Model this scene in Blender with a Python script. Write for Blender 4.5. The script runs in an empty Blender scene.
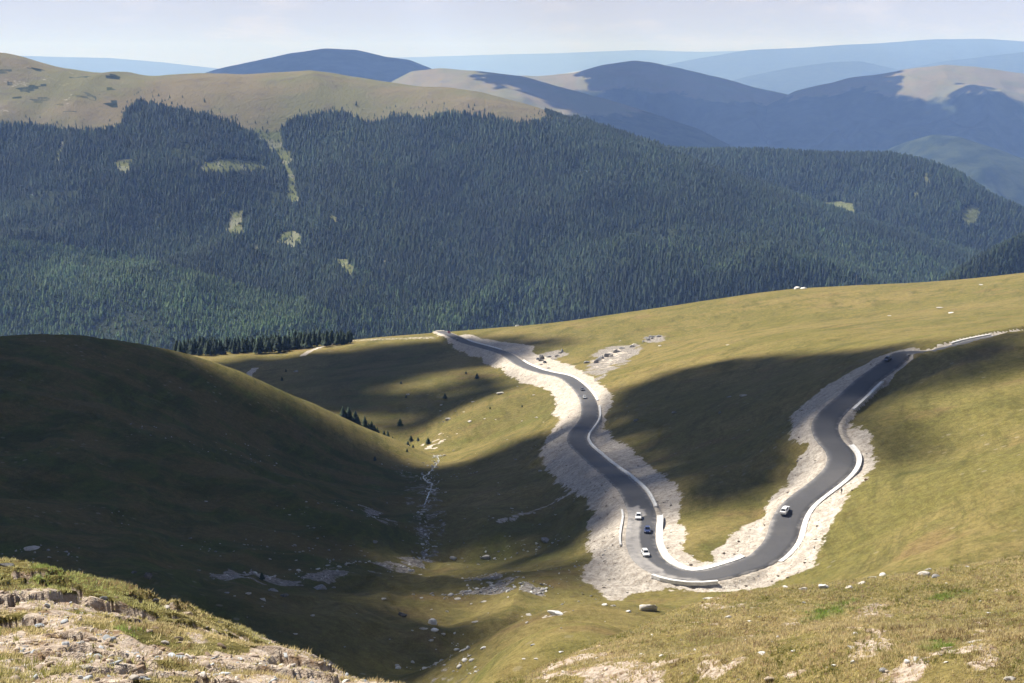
import bpy, bmesh, math, random
import numpy as np
from mathutils import Vector, Matrix
rnd = random.Random(7)
rng = np.random.default_rng(7)
SC = bpy.context.scene
COL = SC.collection
R = math.radians

# ------------------------------------------------------------------ camera maths
W, H, F = 1024, 683, 1500.0
PITCH = math.atan((341.5 - 60) / F)
CP, SP = math.cos(PITCH), math.sin(PITCH)
def ray(px, py):                       # (x, z) travelled per metre of forward distance
    u = (px - 512) / F; v = (341.5 - py) / F
    y = CP + v * SP; z = -SP + v * CP
    return u / y, z / y
def P(px, py, D):
    a, b = ray(px, py)
    return (a * D, D, b * D)
def project(x, y, z):
    cy = y * CP - z * SP; cz = y * SP + z * CP
    return 512 + F * x / cy, 341.5 - F * cz / cy

# ------------------------------------------------------------------ noise
def _h(ix, iy, s):
    n = (ix.astype(np.int64) * 374761393 + iy.astype(np.int64) * 668265263 + s * 1274126177) & 0xFFFFFFFF
    n = ((n ^ (n >> 13)) * 1274126177) & 0xFFFFFFFF
    return ((n ^ (n >> 16)) & 0xFFFFFF) / float(0xFFFFFF)
def vnoise(x, y, s=0):
    ix = np.floor(x); iy = np.floor(y); fx = x - ix; fy = y - iy
    fx = fx * fx * fx * (fx * (fx * 6 - 15) + 10); fy = fy * fy * fy * (fy * (fy * 6 - 15) + 10)
    a = _h(ix, iy, s); b = _h(ix + 1, iy, s); c = _h(ix, iy + 1, s); d = _h(ix + 1, iy + 1, s)
    return (a + (b - a) * fx) * (1 - fy) + (c + (d - c) * fx) * fy
def fbm(x, y, lam, octs=4, s=0, gain=.5):   # about -1..1
    t = 0; amp = 1; tot = 0
    for k in range(octs):
        ca, sa = math.cos(k * 1.1 + .3), math.sin(k * 1.1 + .3)
        t = t + amp * (vnoise((x * ca - y * sa) / lam + 17.3 * k, (x * sa + y * ca) / lam - 9.1 * k, s + k) * 2 - 1)
        tot += amp; amp *= gain; lam *= .5
    return t / tot
def sstep(a, b, x):
    t = np.clip((x - a) / (b - a), 0, 1); return t * t * (3 - 2 * t)

# ------------------------------------------------------------------ thin plate spline
class TPS:
    def __init__(s, pts, smooth=0.0, sc=100.0):
        p = np.array(pts, float); s.sc = sc
        s.c = p[:, :2] / sc; n = len(p)
        A = np.zeros((n + 3, n + 3)); K = s.k(s.c, s.c) + np.eye(n) * smooth
        A[:n, :n] = K; A[:n, n] = 1; A[:n, n + 1:] = s.c; A[n, :n] = 1; A[n + 1:, :n] = s.c.T
        s.w = np.linalg.solve(A, np.concatenate([p[:, 2], [0, 0, 0]]))
    @staticmethod
    def k(a, b):
        d2 = (a[:, None, 0] - b[None, :, 0]) ** 2 + (a[:, None, 1] - b[None, :, 1]) ** 2
        return .5 * d2 * np.log(d2 + 1e-9)
    def __call__(s, x, y):
        q = np.stack([np.ravel(x), np.ravel(y)], 1) / s.sc; out = np.empty(len(q))
        for i in range(0, len(q), 20000):
            b = q[i:i + 20000]
            out[i:i + 20000] = s.k(b, s.c) @ s.w[:-3] + s.w[-3] + b @ s.w[-2:]
        return out.reshape(np.shape(x))

# ------------------------------------------------------------------ near terrain control points (px, py, distance)
V = [ # left foreground bank
 (-60,560,84),(0,560,80),(50,566,80),(100,580,77),(160,600,74),(220,640,66),(310,659,58),(396,681,50),
 (0,620,58),(100,630,55),(180,650,52),(0,683,40),(100,683,40),(200,683,42),(300,684,46),(-120,683,40),(-160,600,66),
 # right foreground bank
 (490,684,92),(545,666,108),(600,645,122),(645,626,132),(690,611,138),(745,601,142),(800,594,145),(860,586,149),(930,579,153),(1024,573,156),(1120,566,158),
 (620,683,88),(720,683,82),(850,683,75),(1024,683,68),(1150,683,64),(700,650,104),(850,640,100),(1000,630,98),(1150,620,98),(930,600,124),(780,620,118),
 # right slope beyond it
 (1000,556,292),(1100,545,290),(850,577,315),(900,540,330),(1024,500,320),(1100,470,320),(900,480,375),(850,500,378),(950,450,398),(1000,430,398),(1100,400,400),
 (1000,380,448),(1024,346,482),(1100,336,490),(1200,326,500),(960,366,478),(920,376,492),(880,420,440),(905,362,512),
 (760,585,345),(700,590,342),(660,592,345),
 # spur with the white rock
 (600,603,262),(560,606,255),(530,625,240),(495,655,212),(560,640,220),(610,625,215),(480,683,190),(640,606,262),
 # loop interior and meadow beyond
 (700,540,376),(745,515,392),(700,480,436),(760,470,432),(700,420,562),(760,430,505),(750,380,652),(820,372,592),(650,400,662),(620,365,862),
 (700,345,862),(800,337,782),(850,352,640),(950,331,722),(1024,322,730),(1000,300,900),(900,308,940),(700,325,1000),
 (1024,275,1000),(1120,262,1000),(900,284,1060),(800,288,1110),(720,299,1130),(640,311,1150),(560,322,1140),(500,328,1120),
 # valley floor and stream
 (300,570,385),(200,572,350),(100,560,335),(50,540,352),(-60,540,345),(-150,520,350),(200,610,292),(250,640,282),(320,640,286),(330,610,330),(400,600,352),
 (450,640,306),(420,675,280),(450,590,372),(500,600,345),(540,585,362),(560,560,402),(500,520,462),(430,560,425),(420,540,452),(380,520,482),(430,482,602),(432,462,672),(436,450,730),
 (540,460,582),(500,440,682),(480,400,802),(440,430,765),(300,500,465),(200,500,445),(330,530,440),
 # left hill
 (100,500,422),(0,500,402),(-100,480,402),(0,440,470),(100,430,492),(200,440,541),(300,460,590),(380,490,570),(300,430,625),(380,450,665),
 (0,338,602),(-100,345,602),(-250,350,620),(50,337,612),(100,340,622),(150,347,637),(200,358,652),(250,376,668),(300,398,686),(350,420,702),(400,441,716),(425,453,722),
 # slope behind the left hill
 (345,341,1152),(400,338,1120),(250,358,1100),(300,349,1130),(180,358,1110),(240,372,1040),(300,385,950),(380,380,930),(400,420,820),(340,400,890),(400,360,1030),(440,400,850),
]
CP3 = [P(*t) for t in V]
# the hidden ground: under and around the camera, the drop behind each edge, the valley beyond
for px, e in ((-160, .385), (0, .343), (100, .358), (200, .39), (300, .42), (380, .434)):
    a = ray(px, 400)[0]
    for D, k in ((105, 1.16), (150, 1.3), (205, 1.27)):
        CP3.append((a * D, D, -e * D * k if D < 200 else -108))
for px, e in ((520, .425), (620, .395), (700, .376), (800, .3685), (900, .36), (1024, .3516), (1150, .345)):
    a = ray(px, 400)[0]
    for D, k in ((175, 1.12), (215, 1.16)):
        if px >= 640 or D < 200: CP3.append((a * D, D, -e * D * k))
for px in (800, 950, 1150):
    a = ray(px, 400)[0]; CP3.append((a * 262, 262, -99))
CP3 += [(0,0,-1.7),(-12,0,-1.7),(12,0,-1.9),(0,12,-5.5),(-12,14,-6),(12,14,-6.5),(0,26,-13.8),(-16,26,-13.6),(16,26,-14.6),(30,30,-16),(-40,20,-12),(50,30,-14),(-90,40,-15),(110,50,-20),(0,60,-30),(8,80,-40)]
for px in (-300, 0, 120):
    a = ray(px, 300)[0]; CP3 += [(a*760,760,-178),(a*900,900,-215)]
CP3 += [P(350,433,775), P(300,413,800), P(400,452,765)]
for px in (-300, 0, 250, 512, 760, 1024, 1300):
    a = ray(px, 300)[0]
    CP3 += [(a*1330,1330,-275),(a*1600,1600,-420),(a*2000,2000,-600),(a*2400,2400,-690)]
for px in (-800, 1800):
    a = ray(px, 300)[0]
    CP3 += [(a*300,300,-80),(a*600,600,-110),(a*1000,1000,-150)]
base = TPS(CP3, smooth=1e-4)

# ------------------------------------------------------------------ the road (centre line)
RD = [(1075,339,700),(1012,343.5,640),(960,348,585),(928,349,550),(905,355,528),(885,362,512),(866,370,496),(851,383,478),(838,395,463),(829,405,451),(825,415,441),(829,428,428),(841,446,416),
 (841,460,407),(832,473,400),(817,487,394),(806,496,390),(793,512,384),(785,531,376),(780,549,367),(760,565,357),(735,572,353),(712,576,350),(690,577,350),(668,573,355),(649,561,366),(641,543,382),(641,526,395),(642,508,412),
 (633,488,437),(615,470,475),(594,453,530),(579,438,570),(578,428,600),(589,416,650),(589,405,700),(585,396,735),(577,387,768),(563,376,812),(542,368,855),(521,359.5,910),(509,352.5,955),(500,349,980),(483,344.6,1015),(465,340,1050),(453,335,1085),(440,332,1130)]
def base_hit(px, py, lo, hi):
    d = np.linspace(lo,hi,300); a,b = ray(px,py); z = base(a*d,d); k = np.nonzero(z >= b*d)[0]; k = k[0] if len(k) else int(np.argmax(z-b*d)); return (px,py,float(d[k]))
for q_,(px_,py_) in enumerate(((1075,335),(1012,339.5),(960,346),(928,350))): RD[q_] = base_hit(px_,py_,500+8*(3-q_)*3,760)
rp = np.array([P(*t) for t in RD])
def catmull(p, step):
    out = []
    for i in range(len(p) - 1):
        p0 = p[max(i-1,0)]; p1 = p[i]; p2 = p[i+1]; p3 = p[min(i+2,len(p)-1)]
        n = max(2, int(np.linalg.norm(p2 - p1) / step))
        for k in range(n):
            t = k / n
            out.append(.5*((2*p1)+(-p0+p2)*t+(2*p0-5*p1+4*p2-p3)*t*t+(-p0+3*p1-3*p2+p3)*t**3))
    out.append(p[-1]); return np.array(out)
road = catmull(rp, 2.0)
def smooth1(a, n):
    k = np.hanning(2*n+1); k /= k.sum()
    return np.convolve(np.pad(a, n, mode='edge'), k, 'valid')
road[:, 2] = smooth1(.5*road[:, 2] + .5*base(road[:, 0], road[:, 1]), 14)
road[:, 0] = smooth1(road[:, 0], 3); road[:, 1] = smooth1(road[:, 1], 3)
road[:, 2] += -.3+1.2*sstep(0,1,(np.arange(len(road))-60)/60)
HW = 3.8
def near_road(x, y):                     # distance and road height for points near the road
    d = np.full(x.shape, 1e9); zz = np.zeros(x.shape)
    box = (x > road[:,0].min()-45)&(x < road[:,0].max()+45)&(y > road[:,1].min()-45)&(y < road[:,1].max()+45)
    idx = np.nonzero(box.ravel())[0]
    xf, yf = x.ravel(), y.ravel(); df, zf = d.ravel(), zz.ravel()
    seg = road
    for i in range(0, len(idx), 6000):
        j = idx[i:i+6000]
        D2 = (xf[j,None]-seg[None,:,0])**2 + (yf[j,None]-seg[None,:,1])**2
        k = np.clip(D2.argmin(1),1,len(seg)-2); ar = np.arange(len(j)); df[j] = np.sqrt(D2[ar,k])
        wa, wb, wc = (1/(D2[ar,k+q]+.5) for q in (-1,0,1)); zf[j] = (wa*seg[k-1,2]+wb*seg[k,2]+wc*seg[k+1,2])/(wa+wb+wc)
    return df.reshape(x.shape), zf.reshape(x.shape)

# ------------------------------------------------------------------ polar terrain grid
th = np.concatenate([np.arange(-.85,-.42,.012), np.arange(-.42,.42,.00105), np.arange(.42,.85,.012)])
rr = np.concatenate([np.geomspace(2.5,24,60)[:-1], np.geomspace(24,1360,1180)[:-1], np.geomspace(1360,2450,50)])
TH, RR = np.meshgrid(th, rr)
X = RR*np.sin(TH); Y = RR*np.cos(TH)
# spline on every 5th row/column, then bilinear
ri = np.unique(np.append(np.arange(0,len(rr),5),len(rr)-1)); ti = np.unique(np.append(np.arange(0,len(th),5),len(th)-1))
zc = base(X[np.ix_(ri,ti)], Y[np.ix_(ri,ti)])
Z = np.empty_like(X); tmp = np.empty((len(rr), len(ti)))
lr = np.log(rr)
for j in range(len(ti)): tmp[:,j] = np.interp(lr, lr[ri], zc[:,j])
for i in range(len(rr)): Z[i] = np.interp(th, th[ti], tmp[i])
# roughness
nearw = 1 - sstep(150, 230, RR)
hum = fbm(X, Y, 55, 4, 3)
Z += hum * 1.5 * sstep(200, 300, RR) * (1 - .6*sstep(700,1100,RR))
rid = 1 - np.abs(fbm(X*1.0, Y*.6, 38, 3, 11)) * 2
valley = sstep(250,330,RR)*(1-sstep(520,640,RR))*(1-sstep(-10,60,X))
Z += valley * (rid*2.6 + fbm(X,Y*.7,16,3,12)*1.7 - 1.3*sstep(.15,.4,fbm(X,Y*.6,24,3,14)))
Z += fbm(X, Y, 9, 3, 21) * .40 * (1-nearw) * (1-sstep(600,900,RR))
PIT = sstep(.13,.19, fbm(X*1.0,Y*1.4,3.4,4,34))*(.35+.65*sstep(-.2,.2,fbm(X,Y,9,2,37)))
leftw = nearw * (1 - sstep(-12, 4, X))
Z += nearw * (fbm(X, Y, 7, 3, 31)*.35 + fbm(X, Y, 1.3, 3, 32)*.13)
Z += leftw * (fbm(X, Y, 3.4, 3, 33)*.38 - 1.1*PIT - .5*sstep(.2,.36,fbm(X*.8,Y*1.3,1.3,2,35))*sstep(-.1,.3,fbm(X,Y,8,2,36)))
dr, zr = near_road(X, Y)
m = dr < 44
w = HW + 1.3
dd = np.clip(dr - w, 0, None)
rough = fbm(X, Y, 4.5, 4, 41) * .75 - .5*sstep(.1,.4,fbm(X,Y,8,3,42))
lo = zr - .30 - .62*dd; hi = zr - .30 + .75*dd
Zr = np.minimum(np.maximum(Z, lo + rough*sstep(0,3,dd)), hi + rough*sstep(0,3,dd))
Zr = np.where(dr < w, zr - .30, Zr)
Z = np.where(m, Zr, Z)

def gz(x, y):                           # terrain height anywhere
    x = np.atleast_1d(np.asarray(x,float)); y = np.atleast_1d(np.asarray(y,float))
    t = np.arctan2(x,y); r = np.hypot(x,y)
    i = np.clip(np.searchsorted(rr, r)-1, 0, len(rr)-2); j = np.clip(np.searchsorted(th, t)-1, 0, len(th)-2)
    a = np.clip((r-rr[i])/(rr[i+1]-rr[i]),0,1); b = np.clip((t-th[j])/(th[j+1]-th[j]),0,1)
    return (Z[i,j]*(1-a)+Z[i+1,j]*a)*(1-b)+(Z[i,j+1]*(1-a)+Z[i+1,j+1]*a)*b
ELEV = Z / RR
def hit(px, py, rmin=20):               # first terrain point seen at a pixel
    a, b = ray(px, py); t = math.atan(a); e = b / math.hypot(1, a)
    j = min(max(int(np.searchsorted(th, t))-1,0),len(th)-2); f = (t-th[j])/(th[j+1]-th[j])
    el = ELEV[:,j]*(1-f)+ELEV[:,j+1]*f
    k = np.nonzero((el >= e)&(rr > rmin)&(rr < 1400))[0]
    if len(k): 
        i = k[0]; g = (e-el[i-1])/(el[i]-el[i-1]+1e-12); r = rr[i-1]+(rr[i]-rr[i-1])*min(max(g,0),1)
    else:
        i = int(np.argmax(np.where((rr>rmin)&(rr<1400), el, -9))); r = rr[i]
    x, y = r*math.sin(t), r*math.cos(t)
    return x, y, float(gz(x,y)[0])
def spot(t):                            # (px,py) on the visible ground, (px,py,D) at a given distance, 4 values: a point in space
    if len(t) == 4: return P(*t[:3])
    if len(t) == 2: return hit(*t)
    x, y, _ = P(*t); return x, y, float(gz(x,y)[0])
horizon = np.max(np.where((rr<1400)[:,None], ELEV, -9), axis=0)
def above_near(x, y, z):                # seen over the near ground?
    t = np.arctan2(x,y); return z/np.hypot(x,y) > np.interp(t, th, horizon)

# ------------------------------------------------------------------ painting layout masks on the terrain
MASK = np.zeros(X.shape + (4,))         # gravel, grey rock, lush green (on the left hill also painted shade), bare soil
def sd_poly(x, y, poly):
    d = np.full(x.shape, 1e9); ins = np.zeros(x.shape, bool); n = len(poly)
    for i in range(n):
        ax, ay = poly[i]; bx, by = poly[(i+1)%n]; ex, ey = bx-ax, by-ay
        L = ex*ex+ey*ey+1e-9; t = np.clip(((x-ax)*ex+(y-ay)*ey)/L,0,1)
        d = np.minimum(d, np.hypot(x-ax-t*ex, y-ay-t*ey))
        c = ((ay>y)!=(by>y)) & (x < (bx-ax)*(y-ay)/(by-ay+1e-12)+ax); ins ^= c
    return np.where(ins, -d, d)
def paint(ch, pix, val=1.0, feather=2.0, nz=2.0, lam=6.0, sparse=None, s=50):
    poly = [spot(p)[:2] for p in pix]; a = np.array(poly); g = 3*feather+nz*2+2
    ok = (X>a[:,0].min()-g)&(X<a[:,0].max()+g)&(Y>a[:,1].min()-g)&(Y<a[:,1].max()+g)
    x, y = X[ok], Y[ok]
    d = sd_poly(x, y, poly) + nz*fbm(x, y, lam, 3, s)
    v = val*(1-sstep(-feather, feather, d))
    d2 = fbm(x,y,lam*.3,3,s+9)*nz*.6; v = val*(1-sstep(-feather,feather,d+d2))
    if sparse: v = v*sstep(sparse[1], sparse[1]+.25, fbm(x,y,sparse[0],3,s+5))
    MASK[ok, ch] = np.maximum(MASK[ok, ch], v)
def line(ch, pix, width, val=1.0, nz=.6, s=60):
    pts = [spot(p)[:2] for p in pix]; a = np.array(pts); g = width*3+3
    ok = (X>a[:,0].min()-g)&(X<a[:,0].max()+g)&(Y>a[:,1].min()-g)&(Y<a[:,1].max()+g)
    x, y = X[ok], Y[ok]; d = np.full(x.shape,1e9)
    for (ax,ay),(bx,by) in zip(pts[:-1],pts[1:]):
        ex,ey = bx-ax,by-ay; t = np.clip(((x-ax)*ex+(y-ay)*ey)/(ex*ex+ey*ey+1e-9),0,1)
        d = np.minimum(d, np.hypot(x-ax-t*ex,y-ay-t*ey))
    d = d + nz*fbm(x,y,4,3,s); MASK[ok,ch] = np.maximum(MASK[ok,ch], val*(1-sstep(width*.35,width*.75,d)))
GRAVEL = [(446,337),(452,347),(470,356),(483,357),(482,362),(500,368),(508,376),(525,384),(543,388),(556,397),(557,405),(552,414),(560,420),(548,437),(541,455),(546,470),(558,483),(572,492),(588,500),(597,512),
 (586,522),(590,535),(588,548),(594,560),(580,574),(577,580),(600,590),(613,599),(623,600),(632,592),(660,590),(700,592),(750,589),(790,577),(815,567),(820,553),(833,527),(842,511),(846,495),(866,480),(876,462),(872,440),(858,428),(850,416),(848,405),(870,392),(893,373),(908,358),(915,352),(900,350),(880,356),(868,364),(850,372),(836,380),(815,395),(795,412),(788,425),(792,438),(804,450),(798,465),(790,478),(770,502),(765,515),(745,525),(730,540),(712,552),(715,562),(692,560),(684,548),(682,525),(682,495),(668,478),(640,455),(612,438),(603,425),(612,402),(612,395),(595,380),(575,366),(548,358),(530,352),(534,346),(505,342),(480,338),(465,334)]
paint(0, GRAVEL, 1, 3.0, 2.0, 9)
MASK[...,0] = np.maximum(MASK[...,0], np.where(dr < HW+2.2, 1, 0))
paint(0, [(428,432),(446,430),(448,440),(440,447),(430,452),(424,444)], .75, 2.5, 4, 5, sparse=(4,-.02))
line(0, [(303,359,1090),(310,352,1110),(318,347,1122),(328,342.5,1135),(342,342,1150)], 5, .9)
line(0, [(245,381,985),(247,376,1010),(249,372,1030),(255,368,1050)], 5, .9)
line(0, [(345,341.5),(400,338.5),(440,335)], 12, .45)
line(0, [(500,521),(530,512),(556,500),(576,492)], 3, .55)
paint(1, [(180,580),(240,569),(300,573),(340,563),(380,557),(415,559),(420,565),(380,573),(330,580),(270,583),(200,586)], .9, 2, 5, 9, sparse=(9,-.25))
paint(1, [(446,595),(480,588),(500,583),(545,588),(542,596),(480,598)], .9, 1.5, 2.5, 6, sparse=(8,-.4))
paint(1, [(430,577),(452,574),(520,577),(520,580),(450,580)], .6, 1.5, 2, 6, sparse=(6,-.2))
paint(1, [(357,504),(375,508),(396,522),(392,530),(365,516)], .8, 2, 3, 6, sparse=(6,-.3))
paint(1, [(425,668),(445,670),(455,683),(430,683)], .7, 1, 2, 4, sparse=(4,-.3))
paint(0, [(588,370),(594,357),(612,349),(632,346),(626,358),(608,368)], .55, 4, 6, 8, sparse=(4,-.3))
paint(1, [(585,372),(592,356),(612,347),(636,345),(640,352),(628,362),(610,372),(592,384)], 1, 3, 6, 14, sparse=(10,-.5))
paint(1, [(538,360),(543,352),(562,350),(566,355),(548,362)], 1, 3, 4, 10)
paint(1, [(640,342),(650,334),(664,336),(660,343)], .9, 3, 4, 10)
paint(0, [(535,622),(548,613),(568,610),(566,618),(548,623)], .6, 1.5, 2, 3, sparse=(2,.0))
paint(1, [(415,540),(424,545),(432,560),(420,572),(405,570),(416,556)], .8, 2, 3, 6, sparse=(6,-.3))
for k in range(7): line(1, [(392+k*6, 470+k*3+rnd.uniform(-8,8)),(420+k*4, 488+k*9),(408+k*3,505+k*9)], 3, .4, 2, 70+k)
paint(2, [(-300,300,700),(0,336,640),(110,341,660),(200,366),(300,411),(430,472),(440,500),(420,560),(300,600),(100,590),(-200,560)], 1, 14, 10, 40)  # heath tone, darkened to paint cloud shade into the left hill
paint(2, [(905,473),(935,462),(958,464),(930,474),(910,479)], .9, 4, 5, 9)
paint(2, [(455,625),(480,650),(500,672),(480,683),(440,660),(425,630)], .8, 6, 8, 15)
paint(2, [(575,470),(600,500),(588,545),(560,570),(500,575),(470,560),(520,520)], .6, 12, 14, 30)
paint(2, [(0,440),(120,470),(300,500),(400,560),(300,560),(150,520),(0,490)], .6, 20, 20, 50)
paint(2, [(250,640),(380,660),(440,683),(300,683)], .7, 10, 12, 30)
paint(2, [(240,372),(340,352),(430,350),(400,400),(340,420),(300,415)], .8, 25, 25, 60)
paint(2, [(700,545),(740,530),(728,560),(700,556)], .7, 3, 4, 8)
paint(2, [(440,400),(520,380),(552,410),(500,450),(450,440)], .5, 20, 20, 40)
paint(2, [(800,610),(835,603),(860,598),(858,612),(830,620),(804,622)], 1, 1.2, 2.2, 3)
paint(2, [(915,595),(965,590),(968,597),(930,603)], .8, 1, 2, 3)
paint(2, [(930,640),(958,640),(955,650),(935,650)], .9, .6, 1, 2)
paint(2, [(30,568),(70,568),(80,580),(30,585)], .7, .6, 1, 2)
paint(2, [(125,625),(150,630),(145,640),(120,635)], .8, .3, .6, 1)
paint(3, [(-60,600),(60,600),(140,612),(240,640),(330,662),(400,684),(400,700),(-60,700)], 1, 1.5, 3, 4, sparse=(3.0,-.2))
MASK[...,3] = np.maximum(MASK[...,3], 2.0*PIT*(leftw>.5))
paint(3, [(0,645),(120,640),(240,665),(300,700),(0,700)], 1, 1, 2, 3, sparse=(2,-.4))
paint(3, [(540,665),(600,652),(680,655),(650,700),(500,700)], .8, 1.5, 3, 4, sparse=(3,.02))
paint(3, [(890,672),(910,655),(924,658),(918,676),(900,690),(884,690)], 1, .3, .7, 1.5)
paint(3, [(690,640),(1024,620),(1024,700),(640,700)], .6, 2, 3, 3, sparse=(2.0,.22))
paint(3, [(680,605),(760,603),(830,600),(1000,590),(1024,640),(640,650)], .5, 3, 3, 3, sparse=(3,.27))


# ------------------------------------------------------------------ node helpers
class NT:
    def __init__(s, name):
        s.m = bpy.data.materials.new(name); s.m.use_nodes = True; s.t = s.m.node_tree; s.t.nodes.clear()
        s.out = s.t.nodes.new('ShaderNodeOutputMaterial')
    def n(s, typ, **kw):
        nd = s.t.nodes.new(typ)
        for k, v in kw.items():
            if hasattr(nd, k): setattr(nd, k, v)
            else: s.set(nd.inputs[k.replace('_',' ')], v)
        return nd
    def set(s, inp, v):
        if hasattr(v, 'links') or isinstance(v, bpy.types.NodeSocket): s.t.links.new(v, inp)
        else: inp.default_value = v
    def mix(s, f, a, b, mode='MIX'):
        nd = s.t.nodes.new('ShaderNodeMix'); nd.data_type = 'RGBA'; nd.blend_type = mode
        s.set(nd.inputs[0], f); s.set(nd.inputs[6], c4(a)); s.set(nd.inputs[7], c4(b)); return nd.outputs[2]
    def math(s, op, a, b=0.0, clamp=False):
        nd = s.t.nodes.new('ShaderNodeMath'); nd.operation = op; nd.use_clamp = clamp
        s.set(nd.inputs[0], a); s.set(nd.inputs[1], b); return nd.outputs[0]
    def noise(s, scale, detail=4, rough=.6, vec=None):
        nd = s.t.nodes.new('ShaderNodeTexNoise'); nd.inputs['Scale'].default_value = scale
        nd.inputs['Detail'].default_value = detail; nd.inputs['Roughness'].default_value = rough
        s.t.links.new(vec if vec is not None else s.pos(), nd.inputs['Vector']); return nd.outputs['Fac']
    def pos(s):
        if not hasattr(s,'_p'): s._p = s.t.nodes.new('ShaderNodeTexCoord').outputs['Object']
        return s._p
    def ramp(s, f, a, b):
        nd = s.t.nodes.new('ShaderNodeMapRange'); nd.interpolation_type='SMOOTHSTEP'; s.set(nd.inputs[0], f); nd.inputs[1].default_value=a; nd.inputs[2].default_value=b; return nd.outputs[0]
    def bsdf(s, col, rough=.9, bump=None, dist=.1, strength=1.0, spec=.2, **kw):
        b = s.t.nodes.new('ShaderNodeBsdfPrincipled'); s.set(b.inputs['Base Color'], c4(col)); s.set(b.inputs['Roughness'], rough)
        b.inputs['Specular IOR Level'].default_value = spec
        for k, v in kw.items(): s.set(b.inputs[k.replace('_',' ')], v)
        if bump is not None:
            bp = s.t.nodes.new('ShaderNodeBump'); bp.inputs['Distance'].default_value = dist; bp.inputs['Strength'].default_value = strength
            s.set(bp.inputs['Height'], bump); s.t.links.new(bp.outputs[0], b.inputs['Normal'])
        s.t.links.new(b.outputs[0], s.out.inputs['Surface']); return s.m
def c4(c): return c if isinstance(c, bpy.types.NodeSocket) else (tuple(c)+(1,) if len(c)==3 else c)
def simple(name, col, rough=.6, lam=None, var=.25, **kw):
    t = NT(name)
    if lam:
        f = t.noise(1/lam, 5); c = t.mix(f, tuple(v*(1-var) for v in col), tuple(v*(1+var) for v in col))
        return t.bsdf(c, rough, bump=f, dist=lam*.3, strength=.5, **kw)
    return t.bsdf(t.mix(t.noise(3.0,3), tuple(v*.94 for v in col), tuple(min(1,v*1.05) for v in col)), rough, **kw)

# ------------------------------------------------------------------ mesh helpers
def npmesh(name, v, faces, mat, parent=None, smooth=False, link=True, nm=None):
    me = bpy.data.meshes.new(name)
    v = np.asarray(v, np.float32); faces = np.asarray(faces, np.int32); k = faces.shape[1]
    me.vertices.add(len(v)); me.vertices.foreach_set('co', v.ravel())
    me.loops.add(faces.size); me.loops.foreach_set('vertex_index', faces.ravel())
    me.polygons.add(len(faces)); me.polygons.foreach_set('loop_start', np.arange(0, faces.size, k, dtype=np.int32))
    if smooth: me.polygons.foreach_set('use_smooth', np.ones(len(faces), bool))
    me.materials.append(mat); me.update(calc_edges=True); me.validate()
    o = bpy.data.objects.new(name, me)
    if link: COL.objects.link(o)
    if parent: o.parent = parent
    return o
def attr(o, name, data):
    a = o.data.attributes.new(name, 'FLOAT_COLOR', 'POINT'); a.data.foreach_set('color', np.asarray(data, np.float32).ravel())
def gridfaces(nr, nt):
    i = np.arange((nr-1)*nt).reshape(nr-1, nt)[:, :-1].ravel()
    return np.stack([i, i+nt, i+nt+1, i+1], 1)[:, ::-1]
def tag(o, label=None, cat=None, group=None, kind=None):
    for k, v in (('label',label),('category',cat),('group',group),('kind',kind)):
        if v: o[k] = v
    return o
def empty(name, loc, rz=0, **kw):
    o = bpy.data.objects.new(name, None); o.empty_display_size = .3; COL.objects.link(o); o.location = loc; o.rotation_euler = (0,0,rz)
    return tag(o, **kw)
def bm_obj(name, bm, mat, parent=None, smooth=False):
    me = bpy.data.meshes.new(name); bm.to_mesh(me); bm.free()
    for m in (mat if isinstance(mat,(list,tuple)) else [mat]): me.materials.append(m)
    if smooth:
        for p in me.polygons: p.use_smooth = True
    o = bpy.data.objects.new(name, me); COL.objects.link(o)
    if parent: o.parent = parent
    return o
def clone(o, parent=None):
    c = o.copy(); COL.objects.link(c); c.parent = parent
    for ch in o.children: clone(ch, c)
    return c

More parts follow.
